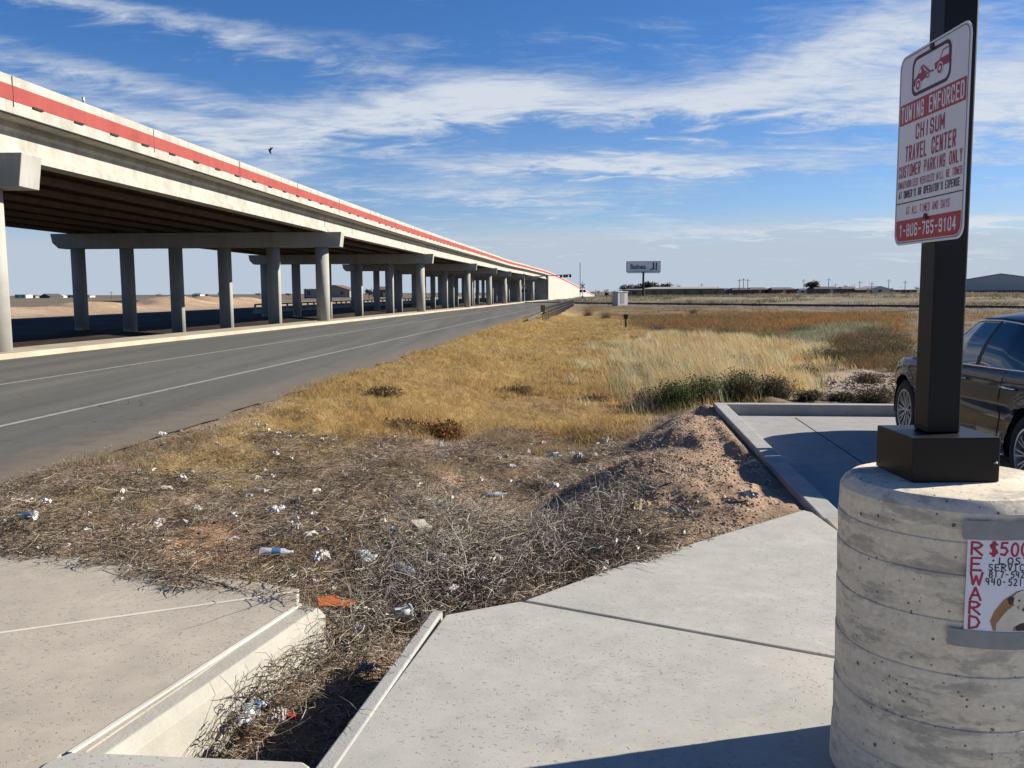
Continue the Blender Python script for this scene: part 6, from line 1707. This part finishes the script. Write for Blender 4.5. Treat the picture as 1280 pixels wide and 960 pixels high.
# trees
def tree(x, y, h, r, cols, label, n=500, bare=False, size=None, name='tree', grp=None):
    z = tz(x, y, False); rt = tag(empty(name, (x, y, z)), label, 'tree', grp)
    mb = MB().tube([(0, 0, -.3), (.05*r, .02, h*.3), (-.04*r, .03, h*.6)], [.09*r+.05, .06*r+.04, .03*r+.02], 7)
    for k in range(9 if bare else 6):
        a = k*2.4; l = r*(.5+.4*rnd.random()); z0 = h*(.25+.35*rnd.random())
        p1 = (math.cos(a)*l*.5, math.sin(a)*l*.5, z0+h*.16); p2 = (math.cos(a)*l, math.sin(a)*l, z0+h*(.25+.15*rnd.random()))
        mb.tube([(0, 0, z0), p1, p2], [.04*r+.02, .025*r+.015, .01*r+.006], 5)
    mb.build('trunk', M['bark'], rt)
    V = []; F = []; K = []; o_ = 0
    nl = 9
    for k in range(nl):
        a = k*2.4+rnd.random(); q = r*.52*math.sqrt(rnd.random()+.1); c = (math.cos(a)*q, math.sin(a)*q, h*(.42+.36*rnd.random()))
        s_ = r*rnd.uniform(.32, .55)
        v, f, kk = leaf_cloud(n//nl, s_, s_, s_*.8*h/(2*r), size or .10*r, cols, .2, c)
        V.append(v); F.append(f+o_); K.append(kk*rnd.uniform(.8, 1.25)); o_ += len(v)
    o = np_mesh('crown', np.concatenate(V), np.concatenate(F), M['leaves'], np.concatenate(K)); o.parent = rt
DK = [(.045,.055,.03),(.06,.07,.035),(.035,.04,.025)]
GB = [(.13,.12,.09),(.17,.15,.11),(.10,.10,.07)]
def tpx(u, vt, Y, rpx, cols, label, **k):
    if Y < 400: rpx *= 1.3; vt -= .8
    x = at_u(u, Y); z = tz(x, Y, False); h = PY(u, vt, Y)[2]-z; tree(x, Y, max(h, 1.5), rpx*Y/FPX, cols, label, **k)
tpx(783, 356, 300, 9, GB, 'bare greyish tree at the left of the tree group behind the billboard', n=500)
tpx(794, 354, 310, 9, GB+DK, 'olive-grey tree left of the billboard pole')
tpx(812, 351.5, 300, 11, DK, 'wide dark tree right of the billboard pole', n=900)
tpx(832, 351.5, 300, 7.5, DK, 'round dark tree standing apart above the long olive building', n=700)
tpx(847, 355.5, 320, 4, DK, 'small dark tree above the middle of the long olive building', n=250)
tpx(895, 358, 360, 3.5, DK, 'small round tree above the right end of the long olive building', n=200)
tpx(1015, 350, 330, 9, GB, 'round bare grey tree left of the black-roofed house', n=700)
tpx(1058, 355.5, 380, 5, DK, 'dark treetop behind the small red brick house', n=250)
tpx(1066, 356, 380, 4, DK, 'second dark treetop right of the one behind the brick house', n=250)
tpx(278, 361, 240, 6, GB+DK, 'grey-green tree under the two-headed rail signal', n=400)
tpx(461, 358.5, 330, 6.5, DK+GB, 'round tree between two far bridge columns', n=500)
for i, (u, vt, Y, rp) in enumerate([(748,362.5,700,3),(757,361,700,3.5),(768,362,650,3),(740,364,800,2.5),(86,368.5,700,3),(100,368,720,4),(106,369,700,3),(36,369,760,4),(335,366,700,4),(322,366,700,5),(360,366,600,5),(197,367.5,800,3),(258,367,700,4),(500,364,600,4),(980,359.5,500,3),(955,358.5,500,3),(1125,358.5,500,3),(1146,357.5,480,4)]):
    labs = ['tiny','small','low','faint','dark','round']
    places = ['on the horizon right of the crossing signal','beside the far end of the road','left of the pale signal cabinet on the horizon','where the road meets the horizon','near the left end of the horizon sheds','beside the leftmost column of the second row on the horizon','just left of that second-row column','above the tan building at the far left','between the fourth and fifth columns, right one','between the fourth and fifth columns, left one','just left of the grey block building','between the second and third columns','between the third column and the rail signal','beyond the last visible gap under the bridge','behind the wide reddish house','behind the brick house with the garage door','above the long white-roofed shed','touching the left side of the light pole on the horizon']
    tpx(u, vt, Y, rp, DK+GB, '%s distant tree %s' % (labs[i % 6], places[i]), n=140, name='tree')
for (u, v), h, cols, lab in [((862,379),1.35,GREEN,'green spiky bush beside the railway track'),((889,381),1.25,GB,'grey-brown spiky bush right of the green one by the track'),((866,392),.7,BROWN,'low dry bush just in front of the track'),((735,395),.9,OLIVE,'grey bush on the bank near the end of the guard rail'),((757,398),.9,OLIVE,'olive bush in the hollow right of the verge')]:
    x, y = G(u, v); shrub(x, y, h*.75, h, cols, lab, 160, 1.0)
# rubble heap by the warehouse
x0 = at_u(1225, 200); x, y = sample(260, x0-4.5, x0+3.5, 200, 206, lambda x, y: x*0+1, 0)
rb = stones(x, y, .12+.3*rng.random(len(x))**2, pick([(.50,.42,.34),(.36,.28,.22),(.6,.54,.46)], len(x), .15))
tag(np_mesh('rubble', rb[0], rb[1], M['stones'], rb[2]), 'heap of pale broken rubble below the warehouse', 'rubble', kind='stuff')

# power poles
def power_pole(u, vt, Y, label, arm=True):
    x = at_u(u, Y); z = tz(x, Y, False); H = PY(u, vt, Y)[2]-z
    r = tag(empty('power_pole', (x, Y, z)), label, 'power pole', 'wooden power poles along the horizon')
    MB().lathe([(.15,-.3),(.10,H),(.0001,H)], 8).build('pole', M['wood'], r)
    if arm: MB().box(-.9, .9, -.05, .05, H-.75, H-.63).build('crossarm', M['wood'], r)
PPL = [(924,348.5,320,'left one of the three tall poles over the timber building'),(929,347.5,330,'middle one of the three tall poles over the timber building'),(934.5,348.5,320,'right one of the three tall poles over the timber building'),
 (1004.5,349,360,'tall thin pole left of the bare round tree'),(1035.5,347.5,340,'tall pole over the black-roofed house'),(1044,354.5,420,'short pole right of the tall one over the black roof'),(1074.5,351,340,'pole between the brick house and the brown carport'),
 (1089.5,352.5,330,'pole at the left end of the white metal shed'),(1110.5,349,350,'pole at the right end of the white metal shed'),(1131,350.5,350,'pole over the long white-roofed shed'),(877,354,400,'pole above the right part of the long olive building'),
 (744.5,362,500,'thin pole right of the crossing signal'),(760,361,520,'thin pole halfway between the crossing signal and the cabinet'),(139,364,420,'pole between the first and second columns of the second row'),(200,366.5,450,'pole between the second and third columns of the second row'),(382,360,330,'thin pole at the left side of the grey block building')]
for u, v, Y, lab in PPL: power_pole(u, v, Y, lab)
# distant vehicle on the road
dv = tag(empty('distant_pickup', (at_u(758, 330), 330, tz(at_u(758, 330), 330, False)+.02)), 'tiny dark pickup truck far down beside the road', 'pickup truck')
MB().box(-.95, .95, -2.5, 2.5, .45, 1.0).build('body', M['dark_metal'], dv, bevel=.08); MB().box(-.8, .8, -.6, 1.1, 1.0, 1.75).build('cab', M['glassdark'], dv, bevel=.12)
for sx in (-.85, .85):
    for sy in (-1.6, 1.6): MB().lathe([(.0001,-.12),(.38,-.12),(.38,.12),(.0001,.12)], 14, (sx, sy, .38), 'x').build('wheel', M['rubber'], dv)

# bird
bx_, by_, bz_ = PY(338, 187, 62)
bd = tag(empty('flying_bird', (bx_, by_, bz_)), 'black bird flying above the overpass', 'bird')
mb = MB().tube([(-.05,-.02,-.24), (-.03,0,-.12), (0,0,0), (.04,0,.11), (.06,-.02,.17)], [.012, .05, .062, .045, .015], 10)
for (p, q) in [((.02, 0, .04), (.27, -.15, .17)), ((-.02, 0, .03), (.02, .15, -.30))]:
    P0 = Vector(p); P1 = Vector(q); d = (P1-P0)
    n_ = Vector((-.3, 0, -.9)).normalized() if q[0] > .1 else Vector((-.9, 0, .1)).normalized()
    mb.add([P0, P0+d*.5+Vector((.02, 0, .03)), P1, P0+d*.55+n_*.13, P0+n_*.14, P0+Vector((0,.012,0)), P0+d*.5+Vector((.02,.012,.03)), P1+Vector((0,.004,0)), P0+d*.55+n_*.13+Vector((0,.01,0)), P0+n_*.14+Vector((0,.01,0))],
           [(0,1,2,3,4),(9,8,7,6,5),(0,1,6,5),(1,2,7,6),(2,3,8,7),(3,4,9,8),(4,0,5,9)])
mb.build('body', M['bird'], bd)
